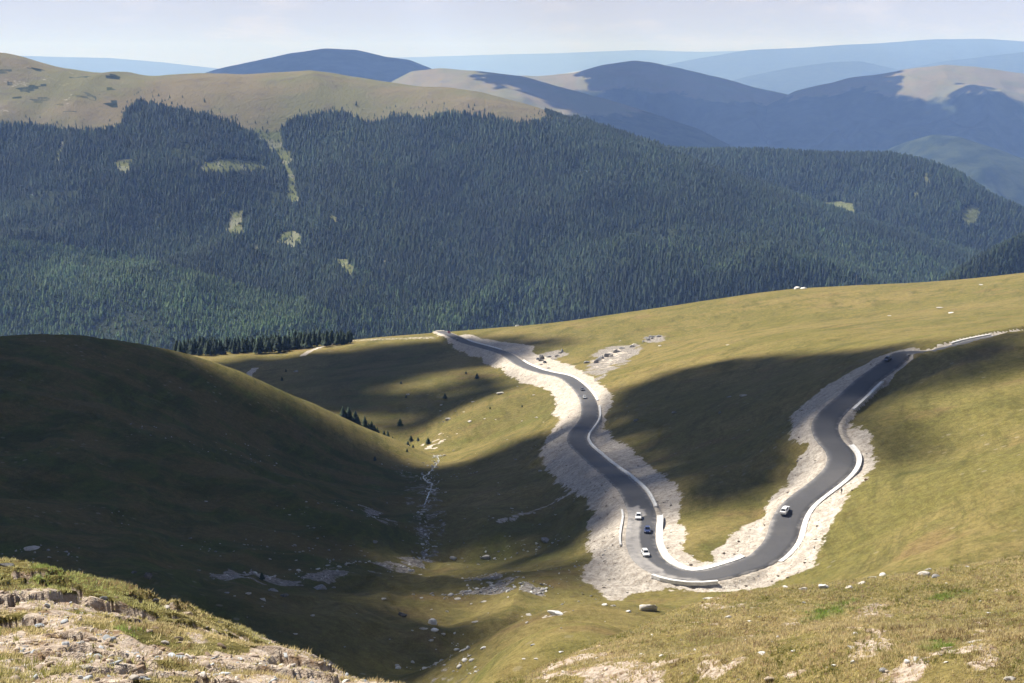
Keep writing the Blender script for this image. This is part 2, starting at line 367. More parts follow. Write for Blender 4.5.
# ------------------------------------------------------------------ ground
def ground_material():
    t = NT('ground_mat')
    a = t.t.nodes.new('ShaderNodeAttribute'); a.attribute_name = 'mask'
    sp = t.t.nodes.new('ShaderNodeSeparateColor'); t.t.links.new(a.outputs['Color'], sp.inputs[0])
    mp = t.n('ShaderNodeMapping'); t.t.links.new(t.pos(), mp.inputs[0]); mp.inputs['Scale'].default_value = (1,1.7,1); mp.inputs['Rotation'].default_value=(0,0,.35)
    streak = t.n('ShaderNodeMapping'); t.t.links.new(t.pos(), streak.inputs[0]); streak.inputs['Scale'].default_value = (.022,.03,.55)
    big = t.noise(.011, 5, .6, mp.outputs[0]); mid = t.noise(.07, 5, .65, mp.outputs[0]); fine = t.noise(.55, 6, .75); tiny = t.noise(3.2, 4, .75)
    g = t.mix(t.ramp(big,.38,.62), (.315,.25,.10), (.235,.205,.07))
    g = t.mix(t.math('MULTIPLY',t.ramp(mid,.42,.72),.7), g, (.175,.165,.052))
    g = t.mix(t.math('MULTIPLY',t.ramp(t.noise(.033,4,.6,mp.outputs[0]),.55,.7),.55), g, (.27,.18,.09))
    g = t.mix(t.math('MULTIPLY',sp.outputs[2],t.ramp(fine,.12,.5)), g, t.mix(t.ramp(t.noise(.025,5,.65,mp.outputs[0]),.40,.60),t.mix(t.ramp(t.noise(1.0,6,.7,streak.outputs[0]),.42,.62),(.118,.140,.036),(.052,.068,.019)),(.18,.148,.060)))  # lush turf tones; the dark ones also stand for shade on the left hill
    g = t.mix(t.math('MULTIPLY',t.ramp(t.noise(1.0,6,.7,streak.outputs[0]),.47,.68),.72), g, (.13,.125,.04))
    g = t.mix(.75, g, t.mix(t.ramp(fine,.25,.75),(.35,.33,.30),(1,1,1)), 'MULTIPLY')
    g = t.mix(.55, g, t.mix(t.ramp(tiny,.3,.7),(.3,.3,.27),(1.15,1.15,1.1)), 'MULTIPLY')
    # stones peeping through the turf
    vo = t.n('ShaderNodeTexVoronoi'); t.t.links.new(t.pos(), vo.inputs['Vector']); vo.inputs['Scale'].default_value=.22
    pebble = t.math('MULTIPLY', t.ramp(t.math('SUBTRACT',.17,vo.outputs['Distance']),-.02,.05), t.ramp(t.noise(.02,3),.50,.66))
    g = t.mix(t.math('MULTIPLY',pebble,.3), g, (.42,.38,.33))
    soil = t.mix(t.ramp(t.noise(2.2,6,.7),.35,.65), (.31,.24,.185), (.50,.425,.35))
    soil = t.mix(t.ramp(t.noise(.6,5,.7),.50,.66), soil, (.20,.135,.085))
    g = t.mix(t.ramp(t.math('ADD',a.outputs['Alpha'],t.math('MULTIPLY',t.math('SUBTRACT',fine,.5),.9)),.25,.6), g, soil)
    g = t.mix(t.ramp(a.outputs['Alpha'],1.1,1.7), g, t.mix(t.ramp(t.noise(3.,5,.75),.4,.6),(.045,.028,.018),(.20,.145,.10)))
    rock = t.mix(t.ramp(t.noise(.9,6,.75),.35,.65), (.12,.108,.095), (.36,.325,.29))
    g = t.mix(t.ramp(t.math('ADD',sp.outputs[1],t.math('MULTIPLY',t.math('SUBTRACT',t.noise(.16,9,.78),.5),2.6)),.42,.62), g, rock)
    gr = t.mix(t.ramp(t.noise(.5,6,.75),.35,.65), (.36,.312,.26), (.62,.56,.485))
    gr = t.mix(t.math('MULTIPLY',t.ramp(t.noise(1.3,6,.85),.52,.62),.85), gr, (.22,.18,.145))
    gr = t.mix(t.math('MULTIPLY',t.ramp(t.noise(.22,5,.7),.54,.66),.6), gr, (.30,.25,.20))
    gr = t.mix(t.math('MULTIPLY',t.ramp(t.noise(.06,4,.6),.52,.7),.55), gr, (.33,.29,.26))
    g = t.mix(t.ramp(t.math('ADD',sp.outputs[0],t.math('MULTIPLY',t.math('SUBTRACT',t.noise(.45,6,.75),.5),1.5)),.42,.56), g, gr)
    bump = t.math('ADD', t.math('MULTIPLY',fine,.7), t.math('MULTIPLY',tiny,.25))
    return t.bsdf(g, 1.0, bump=bump, dist=.75, strength=.9, spec=.05)
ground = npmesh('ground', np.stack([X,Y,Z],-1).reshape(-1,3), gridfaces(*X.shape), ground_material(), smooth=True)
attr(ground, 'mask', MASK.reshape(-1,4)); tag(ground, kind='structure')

# ------------------------------------------------------------------ far hills
def hill_material():
    t = NT('hill_mat')
    a = t.t.nodes.new('ShaderNodeAttribute'); a.attribute_name = 'mask'
    sp = t.t.nodes.new('ShaderNodeSeparateColor'); t.t.links.new(a.outputs['Color'], sp.inputs[0])
    big = t.noise(.0035,6,.6); mid = t.noise(.02,6,.7); fine = t.noise(.11,5,.75)
    mead = t.mix(t.ramp(big,.40,.60),(.185,.155,.095),(.155,.15,.078))
    mead = t.mix(t.math('MULTIPLY',t.ramp(mid,.50,.68),.6), mead, (.13,.11,.085))
    mead = t.mix(t.math('MULTIPLY',t.ramp(fine,.60,.72),.6), mead, (.07,.085,.03))
    wood = t.mix(t.ramp(t.noise(.007,9,.72),.36,.64),(.008,.015,.009),(.042,.054,.031)); wood = t.mix(t.math('MULTIPLY',t.ramp(fine,.5,.7),.5),wood,(.01,.018,.01))
    c = t.mix(t.ramp(t.math('ADD',sp.outputs[0],t.math('MULTIPLY',t.math('SUBTRACT',t.noise(.006,8,.7),.5),1.1)),.40,.60), mead, wood)
    c = t.mix(t.ramp(t.math('ADD',sp.outputs[1],t.math('MULTIPLY',t.math('SUBTRACT',fine,.5),.9)),.4,.6), c, (.40,.36,.31))
    c = t.mix(sp.outputs[2], c, t.mix(fine,(.075,.11,.035),(.14,.16,.06)))
    return t.bsdf(c, 1.0, bump=t.math('ADD',fine,mid), dist=7, strength=.8, spec=.03)
HM = hill_material()

# the wooded ridge across the valley
FP = [(-200,30,4050),(-100,46,3950),(0,57,3800),(60,71,3750),(130,80,3720),(200,81,3700),(270,76,3750),(325,74,3720),(380,83,3620),(430,98,3500),(480,111,3400),(530,133,3310),(560,143,3260),(600,156,3200),(700,189,3050),(800,236,2900),(880,278,2750),(960,320,2600),(1010,345,2500),
 (-120,130,3450),(0,130,3400),(130,112,3500),(250,130,3420),(350,125,3420),(450,140,3300),
 (0,190,3130),(120,180,3180),(230,170,3230),(285,150,3380),(287,175,3290),(294,205,3160),(345,170,3200),(450,200,3030),(560,200,2960),
 (0,236,2880),(100,250,2850),(200,270,2790),(300,300,2640),(0,244,2780),(100,263,2700),(200,286,2590),(300,310,2500),(-120,240,2850),(-120,330,2520),(0,330,2500),(150,340,2440),(300,335,2430),
 (300,240,2930),(400,260,2780),(500,300,2560),(600,250,2700),(700,215,2850),(640,308,2440),(700,240,2680),(760,285,2420),(800,264,2580),(860,310,2400),(900,302,2480),(540,285,2600),(450,330,2480),
]
C2 = [P(*t) for t in FP]
for px in (-200,0,200,400,600,800,1000,1200):
    a = ray(px,300)[0]; C2 += [(a*2150,2150,-640),(a*4500,4500,-330 if px<500 else -650)]
C2 += [P(1150,390,2400), P(1250,460,2350)]
fr = TPS(C2, smooth=1e-4)
FTH = np.arange(-.52,.45,.0025); FR = np.arange(2150,4500,11.0)
def polar(tv, rv): T_, R_ = np.meshgrid(tv, rv); return R_*np.sin(T_), R_*np.cos(T_)
FX, FY = polar(FTH, FR)
ri = np.unique(np.append(np.arange(0,len(FR),6),len(FR)-1)); ti = np.unique(np.append(np.arange(0,len(FTH),6),len(FTH)-1))
zc = fr(FX[np.ix_(ri,ti)], FY[np.ix_(ri,ti)]); t1 = np.empty((len(FR),len(ti))); FZ = np.empty_like(FX)
for j in range(len(ti)): t1[:,j] = np.interp(FR, FR[ri], zc[:,j])
for i in range(len(FR)): FZ[i] = np.interp(FTH, FTH[ti], t1[i])
lowf = sstep(120,420,np.interp(FTH,np.arctan2(*np.array([P(*t)[:2] for t in FP[:18]]).T)[2:],np.hypot(*np.array([P(*t)[:2] for t in FP[:18]]).T)[2:])[None]-np.hypot(FX,FY))
FZ += fbm(FX,FY,420,4,5)*12 + (1-np.abs(fbm(FX,FY*.45,260,3,6))*2-.5)*(10+20*lowf)
def fz(x,y):
    t = np.arctan2(x,y); r = np.hypot(x,y)
    i = np.clip(((r-FR[0])/11).astype(int),0,len(FR)-2); j = np.clip(((t-FTH[0])/.0025).astype(int),0,len(FTH)-2)
    a = np.clip((r-FR[i])/11,0,1); b = np.clip((t-FTH[j])/.0025,0,1)
    return (FZ[i,j]*(1-a)+FZ[i+1,j]*a)*(1-b)+(FZ[i,j+1]*(1-a)+FZ[i+1,j+1]*a)*b
# layout of that hillside, as outlines on the slope: everything below the tree line is wood, except clearings
def in_px(px, py, poly):
    ins = np.zeros(px.shape,bool); n = len(poly)
    for i in range(n):
        ax,ay = poly[i]; bx,by = poly[(i+1)%n]
        ins ^= ((ay>py)!=(by>py)) & (px < (bx-ax)*(py-ay)/(by-ay+1e-12)+ax)
    return ins
TREEL = [(-200,120),(0,126),(40,126),(70,131),(100,131),(120,127),(126,110),(140,101),(150,104),(175,110),(205,115),(232,124),(255,134),(275,137),(290,121),(320,114),(345,113),(365,124),(380,122),(395,117),(420,119),(440,114),(470,115),(490,118),(520,124),(540,122),(600,120),(1300,120)]
CLEAR = [[(202,162),(225,158),(262,163),(264,172),(225,174),(204,171)],[(252,130),(283,132),(290,160),(297,185),(297,205),(290,205),(286,170),(272,150)],
 [(228,208),(240,212),(242,236),(234,238),(230,222)],[(278,232),(296,231),(305,240),(290,248),(276,244)],[(334,258),(348,260),(352,276),(342,276)],[(252,242),(256,246),(254,254),(251,250)],[(115,160),(135,158),(130,172),(122,176)],[(60,140),(64,150),(60,162),(57,150)],
 [(386,252),(390,262),(384,268)],[(330,210),(334,220),(331,225)],[(225,228),(240,228),(240,236),(226,236)]]
YOUNG = [[(-250,228),(0,238),(60,246),(150,262),(230,282),(300,300),(330,312),(345,330),(300,345),(-250,360)],[(340,260),(400,290),(440,305),(470,300),(500,275),(560,285),(600,312),(520,330),(360,340)],
 [(640,250),(680,235),(720,262),(760,270),(700,280)],[(770,210),(860,235),(960,268),(940,290),(880,280),(820,245)],[(360,275),(420,300),(380,330),(340,320)]]
def f_layout(x, y, z):
    wx = x + 14*fbm(x,y,50,3,91); wy = y + 22*fbm(x,y,50,3,92)
    px, py = project(wx, wy, z)
    line_y = np.interp(px, [p[0] for p in TREEL], [p[1] for p in TREEL])
    wood = py > line_y
    clear = np.zeros(px.shape,bool); young = np.zeros(px.shape,bool)
    for c in CLEAR: clear |= in_px(px,py,c)
    for q_,c in enumerate(YOUNG): young |= in_px(px,py,c) & ((q_<1)|(_h(np.floor(x*3.1),np.floor(y*3.1),7)<(.7 if q_ in (1,4) else .38)))
    return wood & ~clear, young, clear, py-line_y
wd, yg, cl, dl = f_layout(FX,FY,FZ)
hm = np.zeros(FX.shape+(4,)); hm[...,0]=wd; hm[...,1]=cl*(fbm(FX,FY,30,3,95)>.15)*.8; hm[...,2]=np.where(cl,.7,0)
_px,_py=project(FX,FY,FZ); hm[...,1]=np.maximum(hm[...,1],.44*((_px<75)&(_py<112)&(_py>62)&(fbm(FX,FY,28,4,96)>.30))); hm[...,0]=np.maximum(hm[...,0],.6*((_px<120)&(_py<112)&(_py>66)&(fbm(FX,FY,60,4,97)>.25)))
o = npmesh('hills', np.stack([FX,FY,FZ],-1).reshape(-1,3), gridfaces(*FX.shape), HM, smooth=True); attr(o,'mask',hm.reshape(-1,4)); tag(o,kind='structure')

# ridges behind, each a body of land with its crest line and both slopes
def ridge(crest, front, back, s_front, s_back, noise, lam, tres=.0016, n=(110,16), seed=1, layout=None, rim=60., k=1.0):
    crest = [(a_,b_,c_*k) for a_,b_,c_ in crest]; front*=k; back*=k; noise*=k; lam*=k; rim*=k
    pts = np.array([P(*c) for c in crest]); t = np.arctan2(pts[:,0],pts[:,1]); r = np.hypot(pts[:,0],pts[:,1])
    tv = np.arange(t[0],t[-1],tres); rc = np.interp(tv,t,r); ks_ = 5
    rc = smooth1(rc,ks_); zc_ = smooth1(np.interp(tv,t,pts[:,2]),2)
    q = np.concatenate([-front*np.linspace(1,0,n[0])**1.5, back*np.linspace(0,1,n[1])[1:]])
    T_, Q = np.meshgrid(tv,q); Rr = rc[None]+Q
    x = Rr*np.sin(T_); y = Rr*np.cos(T_)
    drop = np.where(Q<0, s_front*(np.sqrt(Q*Q+rim*rim)-rim), s_back*(np.sqrt(Q*Q+rim*rim)-rim))
    amp = noise*1.25*sstep(0,front*.42,np.abs(Q))
    z = zc_[None]-drop + amp*((1-np.abs(fbm(x,y*.35,lam,4,seed))*2)-.85+fbm(x,y,lam*.5,3,seed+3)*.5)
    z += noise*.05*fbm(x,y,lam*.3,4,seed+8)
    o = npmesh('hills', np.stack([x,y,z],-1).reshape(-1,3), gridfaces(*x.shape), HM, smooth=True)
    px,py = project(x,y,z); mk = np.zeros(x.shape+(4,)); mk[...,0]=1
    if layout: layout(mk,px+noise*.06*fbm(x,y,lam*.4,3,seed+11),py+noise*.03*fbm(x,y,lam*.4,3,seed+12))
    attr(o,'mask',mk.reshape(-1,4)); tag(o,kind='structure')
    return tv, rc, q, z, o
G_CLEAR = [[(797,206),(815,203),(835,202),(853,203),(855,212),(845,218),(815,216),(803,212)],[(961,210),(972,204),(980,208),(978,220),(964,228),(962,220)],[(985,182),(1000,190),(1030,200),(1030,204),(1000,201),(990,192)],[(925,170),(929,176),(928,190),(925,188)],[(914,193),(919,192),(919,199),(913,199)]]
def lay_g(mk,px,py):
    for c in G_CLEAR:
        k = in_px(px,py,c); mk[...,0][k]=0; mk[...,1][k]=.45; mk[...,2][k]=.75
GD = ridge([(480,156,4150),(560,152,4100),(640,150,4050),(700,152,4000),(760,152,3980),(830,156,3930),(890,156,3880),(930,164,3800),(960,176,3720),(990,197,3650),(1024,212,3600),(1100,236,3500),(1250,280,3400)],1100,500,.36,.4,30,300,seed=101,layout=lay_g)
JD = ridge([(915,302,2020),(940,286,2050),(962,272,2100),(983,259,2150),(1005,248,2200),(1030,236,2280),(1080,219,2400),(1200,184,2600)],350,300,.45,.5,14,160,seed=103)
def soft(d,w=9.): return np.clip(.5+d/w*.5,0,1)
def lay_m(mk,px,py):
    mk[...,0] = soft(py - np.interp(px,[380,420,500,560,640,700,760,840],[106,106,108,118,112,106,112,130])-2,14)
def lay_n(mk,px,py):
    mk[...,0] = soft(py - np.interp(px,[480,560,600,640,700,760,800,860],[86,92,90,92,98,103,108,120]))
def lay_o(mk,px,py):
    m_ = py < np.interp(px,[740,800,860,900,940,1000,1040,1150],[96,96,92,97,98,93,104,110])
    mk[...,0] = 1-soft(np.interp(px,[740,800,860,900,940,1000,1040,1150],[96,96,92,97,98,93,104,110])-py)
def lay_p(mk,px,py):
    mk[...,0] = .86+.14*soft(py-np.interp(px,[880,930,960,1024],[152,143,149,160]))
def lay_blank(mk,px,py): mk[...,0] = .9
ridge([(120,110,8600),(160,92,8600),(185,79,8500),(215,70,8500),(250,62,8500),(290,53,8500),(325,48.5,8500),(355,50,8500),(385,57,8500),(410,60,8500),(430,68,8400),(470,90,8300),(520,130,8200)],2500,1500,.22,.25,90,900,k=1.35,seed=111,layout=lambda mk,px,py: None,rim=150)
ridge([(330,110,6900),(380,88,6800),(412,71,6700),(440,68.5,6600),(480,71,6500),(520,76,6400),(560,87,6300),(600,97,6200),(650,112,6100),(700,130,6000),(760,160,5900)],2000,900,.20,.25,62,500,k=1.3,seed=121,layout=lay_m,rim=120)
ridge([(400,80,9300),(480,74,9200),(540,76,9100),(580,71,9000),(605,65,9000),(635,61,9000),(660,64,8950),(690,71,8900),(740,83,8800),(790,95,8700),(840,118,8600),(900,150,8500)],3200,1500,.24,.25,190,800,k=1.35,seed=131,layout=lay_n,rim=120)
ridge([(690,150,8200),(740,120,8300),(770,104,8400),(795,92,8500),(830,83,8500),(850,77,8500),(880,74,8450),(915,68,8400),(945,64.5,8400),(975,66,8350),(1024,74,8300),(1080,86,8200),(1200,110,8200)],3200,1500,.24,.25,180,800,k=1.35,seed=141,layout=lay_o,rim=120)
ridge([(840,170,5700),(880,152,5600),(910,140,5500),(935,134,5400),(960,137,5300),(1000,150,5200),(1024,158,5100),(1120,175,5000),(1250,190,5000)],1500,900,.26,.3,95,450,k=1.4,seed=151,layout=lay_p,rim=100)
ridge([(-100,50,23000),(0,55,23000),(60,57,23000),(110,58,23000),(160,62,23000),(230,70,23000),(300,80,23000)],3000,2500,.1,.1,60,2500,k=1.75,seed=161,layout=lay_blank,rim=300,n=(20,6))
ridge([(330,58,33000),(420,57,33000),(480,55,33000),(560,53,33000),(640,50,33000),(700,52,33000),(760,50,33000),(830,46,33000),(900,44,33000),(1100,48,33000)],4000,3000,.1,.1,80,3000,k=1.5,seed=171,layout=lay_blank,rim=300,n=(20,6))
ridge([(560,75,19000),(660,66,19000),(700,58,19000),(750,50,19000),(800,48,19000),(840,45,19000),(880,43,19000),(935,39,19000),(985,38.5,19000),(1030,42,19000),(1120,46,19000)],4000,3000,.14,.1,120,2200,k=1.75,seed=181,layout=lay_blank,rim=300,n=(24,6))
ridge([(700,90,14500),(745,77,14500),(790,68,14500),(830,62,14500),(860,61,14500),(900,70,14500),(940,62,14000),(1000,55,14000),(1040,50,14000),(1130,46,14000)],3500,3000,.17,.1,120,1800,k=1.75,seed=191,layout=lay_blank,rim=300,n=(24,6))
bm = bmesh.new(); bmesh.ops.create_circle(bm, cap_ends=True, segments=64, radius=58000)
o = bm_obj('lowland', bm, HM); o.location.z = -1000; tag(o, kind='structure')

# ------------------------------------------------------------------ road surface
def asphalt():
    t = NT('asphalt'); a = t.t.nodes.new('ShaderNodeAttribute'); a.attribute_name='dust'
    f = t.noise(1.2,5,.7); c = t.mix(f,(.050,.050,.056),(.075,.074,.080))
    c = t.mix(t.math('MULTIPLY',t.ramp(t.noise(.05,4),.45,.62),.45), c, (.10,.095,.095))
    c = t.mix(t.ramp(t.math('ADD',a.outputs['Fac'],t.math('MULTIPLY',t.math('SUBTRACT',t.noise(.35,4,.7),.5),.8)),.3,.75), c, (.30,.28,.265))
    return t.bsdf(c,.75,bump=f,dist=.02,strength=.4,spec=.25)
tan = np.gradient(road[:,:2],axis=0); tan /= np.linalg.norm(tan,axis=1,keepdims=True)+1e-9; nor = np.stack([tan[:,1],-tan[:,0]],1)
offs = np.array([-HW-.35,-HW,-HW*.6,-HW*.2,HW*.2,HW*.6,HW,HW+.35])
vz = np.array([-.45,0,.03,.05,.05,.03,0,-.45])
rv = np.stack([road[:,None,0]+nor[:,None,0]*offs, road[:,None,1]+nor[:,None,1]*offs, road[:,None,2]+vz[None]+0*offs],-1)
ro = npmesh('road', rv.reshape(-1,3), gridfaces(len(road),len(offs))[:,::-1], asphalt(), smooth=True); tag(ro,kind='structure')
dust = np.zeros(rv.shape[:2])
rpx,rpy = project(rv[...,0],rv[...,1],rv[...,2])
dust = np.where(in_px(rpx,rpy,[(622,508),(640,505),(646,512),(641,530),(640,545),(648,560),(665,572),(690,579),(660,582),(632,575),(620,550)]),.62,.12)
dust += np.array([0,0,.0,.10,-.04,.10,0,0])
dust[:,[0,1,-2,-1]] = np.maximum(dust[:,[0,1,-2,-1]],.5)
attr(ro,'dust',np.stack([dust]*3+[np.ones_like(dust)],-1).reshape(-1,4))
def road_at(x,y):
    k = int(np.argmin((road[:,0]-x)**2+(road[:,1]-y)**2)); return k

# ------------------------------------------------------------------ light, sky, air, camera
EL = R(47); AZ = math.atan2(-.62,.60)
SUN = Vector((math.sin(AZ)*math.cos(EL), math.cos(AZ)*math.cos(EL), math.sin(EL)))
sl = bpy.data.lights.new('sun','SUN'); sl.energy = 5.0; sl.angle = R(.53); sl.color = (1,.95,.86)
so = bpy.data.objects.new('sun',sl); COL.objects.link(so); so.rotation_euler = SUN.to_track_quat('Z','Y').to_euler()
wd_ = bpy.data.worlds.new('World'); SC.world = wd_; wd_.use_nodes = True; nt = wd_.node_tree
bg = nt.nodes['Background']; sky = nt.nodes.new('ShaderNodeTexSky'); sky.sky_type='NISHITA'; sky.sun_disc=False; sky.sun_elevation=EL; sky.sun_rotation=AZ; sky.altitude=1800; sky.dust_density=.3; sky.air_density=.65
tc = nt.nodes.new('ShaderNodeTexCoord'); mpn = nt.nodes.new('ShaderNodeMapping'); mpn.inputs['Scale'].default_value=(9,9,34)
nz = nt.nodes.new('ShaderNodeTexNoise'); nz.inputs['Scale'].default_value=1.6; nz.inputs['Detail'].default_value=6; nz.inputs['Roughness'].default_value=.6
mr = nt.nodes.new('ShaderNodeMapRange'); mr.interpolation_type='SMOOTHSTEP'; mr.inputs[1].default_value=.48; mr.inputs[2].default_value=.68; mr.inputs[4].default_value=.55
mx = nt.nodes.new('ShaderNodeMix'); mx.data_type='RGBA'; mx.inputs[7].default_value=(9.0,8.4,9.0,1)
fl = nt.nodes.new('ShaderNodeMix'); fl.data_type='RGBA'; fl.inputs[7].default_value=(6.5,6.35,7.9,1)     # the milky band low over the horizon
sx = nt.nodes.new('ShaderNodeSeparateXYZ'); el = nt.nodes.new('ShaderNodeMapRange'); el.interpolation_type='SMOOTHSTEP'; el.inputs[1].default_value=.06; el.inputs[2].default_value=.16; el.inputs[3].default_value=.85; el.inputs[4].default_value=0
for q_,w_ in ((tc.outputs['Generated'],mpn.inputs[0]),(mpn.outputs[0],nz.inputs['Vector']),(nz.outputs['Fac'],mr.inputs[0]),(tc.outputs['Generated'],sx.inputs[0]),(sx.outputs['Z'],el.inputs[0]),(el.outputs[0],fl.inputs[0]),(sky.outputs[0],fl.inputs[6]),(mr.outputs[0],mx.inputs[0]),(fl.outputs[2],mx.inputs[6]),(mx.outputs[2],bg.inputs['Color'])): nt.links.new(q_,w_)
bg.inputs['Strength'].default_value = .05
cam = bpy.data.cameras.new('camera'); cam.sensor_width=36; cam.lens = F*36/W; cam.clip_start=.5; cam.clip_end=200000
co = bpy.data.objects.new('camera',cam); COL.objects.link(co); co.rotation_euler=(math.pi/2-PITCH,0,0); SC.camera = co
HAZE_TOP = 640.
bm = bmesh.new(); bmesh.ops.create_cube(bm,size=1); bmesh.ops.scale(bm,vec=(120000,120000,1001+HAZE_TOP),verts=bm.verts); bmesh.ops.translate(bm,vec=(0,0,(HAZE_TOP-1001)/2),verts=bm.verts)
hzm = NT('haze'); pv = hzm.t.nodes.new('ShaderNodeVolumePrincipled'); pv.inputs['Color'].default_value=(.28,.465,1,1); pv.inputs['Absorption Color'].default_value=(.85,.85,.8,1); pv.inputs['Density'].default_value=5.4e-5; pv.inputs['Anisotropy'].default_value=0
hzm.t.links.new(pv.outputs[0],hzm.out.inputs['Volume'])
hz = bm_obj('haze',bm,hzm.m); tag(hz,kind='stuff',label='thin blue haze filling the air over the valley and mountains',cat='haze')
SC.view_settings.view_transform='Standard'; SC.view_settings.look='None'; SC.view_settings.exposure=1.0; SC.view_settings.gamma=1
cy = SC.cycles; cy.max_bounces=4; cy.diffuse_bounces=2; cy.glossy_bounces=1; cy.transmission_bounces=2; cy.volume_bounces=1; cy.transparent_max_bounces=4; cy.use_denoising=True; cy.use_adaptive_sampling=True; cy.adaptive_threshold=.02

# ------------------------------------------------------------------ clouds overhead (their shadows fall on the valley)
CLOUD_ALT = 1900.
def lit_to_cloud(p):
    k = (CLOUD_ALT-p[2])/SUN.z; return p[0]+SUN.x*k, p[1]+SUN.y*k
ico = {}
def icos(sub):
    if sub not in ico:
        b = bmesh.new(); bmesh.ops.create_icosphere(b,subdivisions=sub,radius=1); b.verts.ensure_lookup_table()
        ico[sub] = (np.array([v.co[:] for v in b.verts]), np.array([[v.index for v in f.verts] for f in b.faces])); b.free()
    return ico[sub]
def puffs(name, cen, rad, mat, sub=1, flat=.6):
    bv,bf = icos(sub); n = len(cen); sc_ = rad[:,None]*np.array([1,1,flat])
    a = rng.uniform(0,6.28,n); ca,sa = np.cos(a),np.sin(a); v = np.repeat(bv[None],n,0)*(1+.22*rng.normal(size=(n,len(bv),1)))
    x = v[...,0]*ca[:,None]-v[...,1]*sa[:,None]; y = v[...,0]*sa[:,None]+v[...,1]*ca[:,None]
    v = np.stack([x,y,v[...,2]],-1)*sc_[:,None,:]+cen[:,None,:]
    return npmesh(name, v.reshape(-1,3), (bf[None]+(np.arange(n)*len(bv))[:,None,None]).reshape(-1,3), mat, smooth=True)
cm = NT('cloud_mat').bsdf((.75,.75,.75),1.0,spec=0)
def cloud(poly, cover=1.0, soft=18., q=1.0):
    pts = [lit_to_cloud(spot(p)) for p in poly]; a = np.array(pts); C=[]; Rr=[]
    def cand(step):
        gx,gy = np.meshgrid(np.arange(a[:,0].min()-60*q,a[:,0].max()+60*q,step*q),np.arange(a[:,1].min()-60*q,a[:,1].max()+60*q,step*q))
        gx = gx.ravel()+rng.uniform(-.5,.5,gx.size)*step*q; gy = gy.ravel()+rng.uniform(-.5,.5,gy.size)*step*q
        return gx,gy,-sd_poly(gx,gy,pts)
    def add(gx,gy,k,dz,lo,hi):
        C.extend(zip(gx[k]+SUN.x/SUN.z*dz,gy[k]+SUN.y/SUN.z*dz,CLOUD_ALT+dz)); Rr.extend(rng.uniform(lo,hi,k.sum()))
    if cover >= 1:
        gx,gy,d = cand(30.); k = d > soft*.5+30*q; add(gx,gy,k,q*(40+rng.normal(0,25,k.sum())),q*34,q*46)
        gx,gy,d = cand(60.); k = d > 85*q; add(gx,gy,k,q*(90+rng.normal(0,50,k.sum())),q*50,q*80)
    gx,gy,d = cand(10.); d = d + 5*rng.normal(size=d.shape)*(soft>12)
    pr = sstep(-soft*.5,soft*.5,d)*min(cover,1); k = (d < (soft*.5+52*q if cover>=1 else 1e9))&(rng.random(len(d))<pr)
    add(gx,gy,k,rng.normal(0,4*q,k.sum()),8*q,11.5*q)
    return tag(puffs('cloud',np.array(C),np.array(Rr),cm),kind='structure')
cloud([(-260,358,640),(-100,352,640),(0,338,660),(60,337,672),(110,341,685),(150,347,692),(172,354,650),(205,365.5,640),(250,385),(300,408),(350,430),(400,454),(430,468),(448,468),(490,451),(520,441),(540,436),(550,450),(545,500),(560,552),(500,556),(440,562),(400,580),(390,620),(400,660),
 (300,640,250),(200,620,235),(100,600,230),(0,580,225),(-150,560,230),(-260,500,300)], 1, 10)
cloud([(520,441),(550,430),(575,418),(600,412),(613,404),(612,424),(640,452),(676,480),(684,496),(655,497),(635,504),(610,520),(592,542),(560,552),(545,500),(550,450)], .74, 16)
cloud([(604,404),(630,388),(665,374),(715,362),(790,352),(860,349),(905,350),(895,359),(868,370),(838,396),(815,420),(802,448),(778,474),(745,500),(705,512),(686,505),(684,494),(680,480),(642,452),(612,424)], 1, 12)
cloud([(880,351),(905,351),(940,349),(1000,346),(1060,344),(1100,348),(1060,356),(1000,366),(960,384),(930,408),(902,434),(873,446),(852,440),(838,425),(832,405),(850,385),(870,370)], .74, 60)
cloud([(168,356,1100),(200,362,1080),(240,360),(300,355),(340,350),(400,344),(445,340),(490,338),(530,340),(560,341),(552,348),(525,352),(505,358),(498,364),(462,366),(430,374),(400,385),(380,398),(360,412),(330,420,840),(280,412,860),(230,398,900),(190,380,950)],1,24)
cloud([(395,404),(420,391),(465,378),(500,381),(512,386),(490,396),(450,414),(430,428),(405,430),(380,425),(370,412)],.75,26)
cloud([(400,575),(440,560),(500,556),(560,553),(570,560),(568,590),(550,600),(520,612),(470,640),(440,683),(395,660),(390,620)],.58,50)

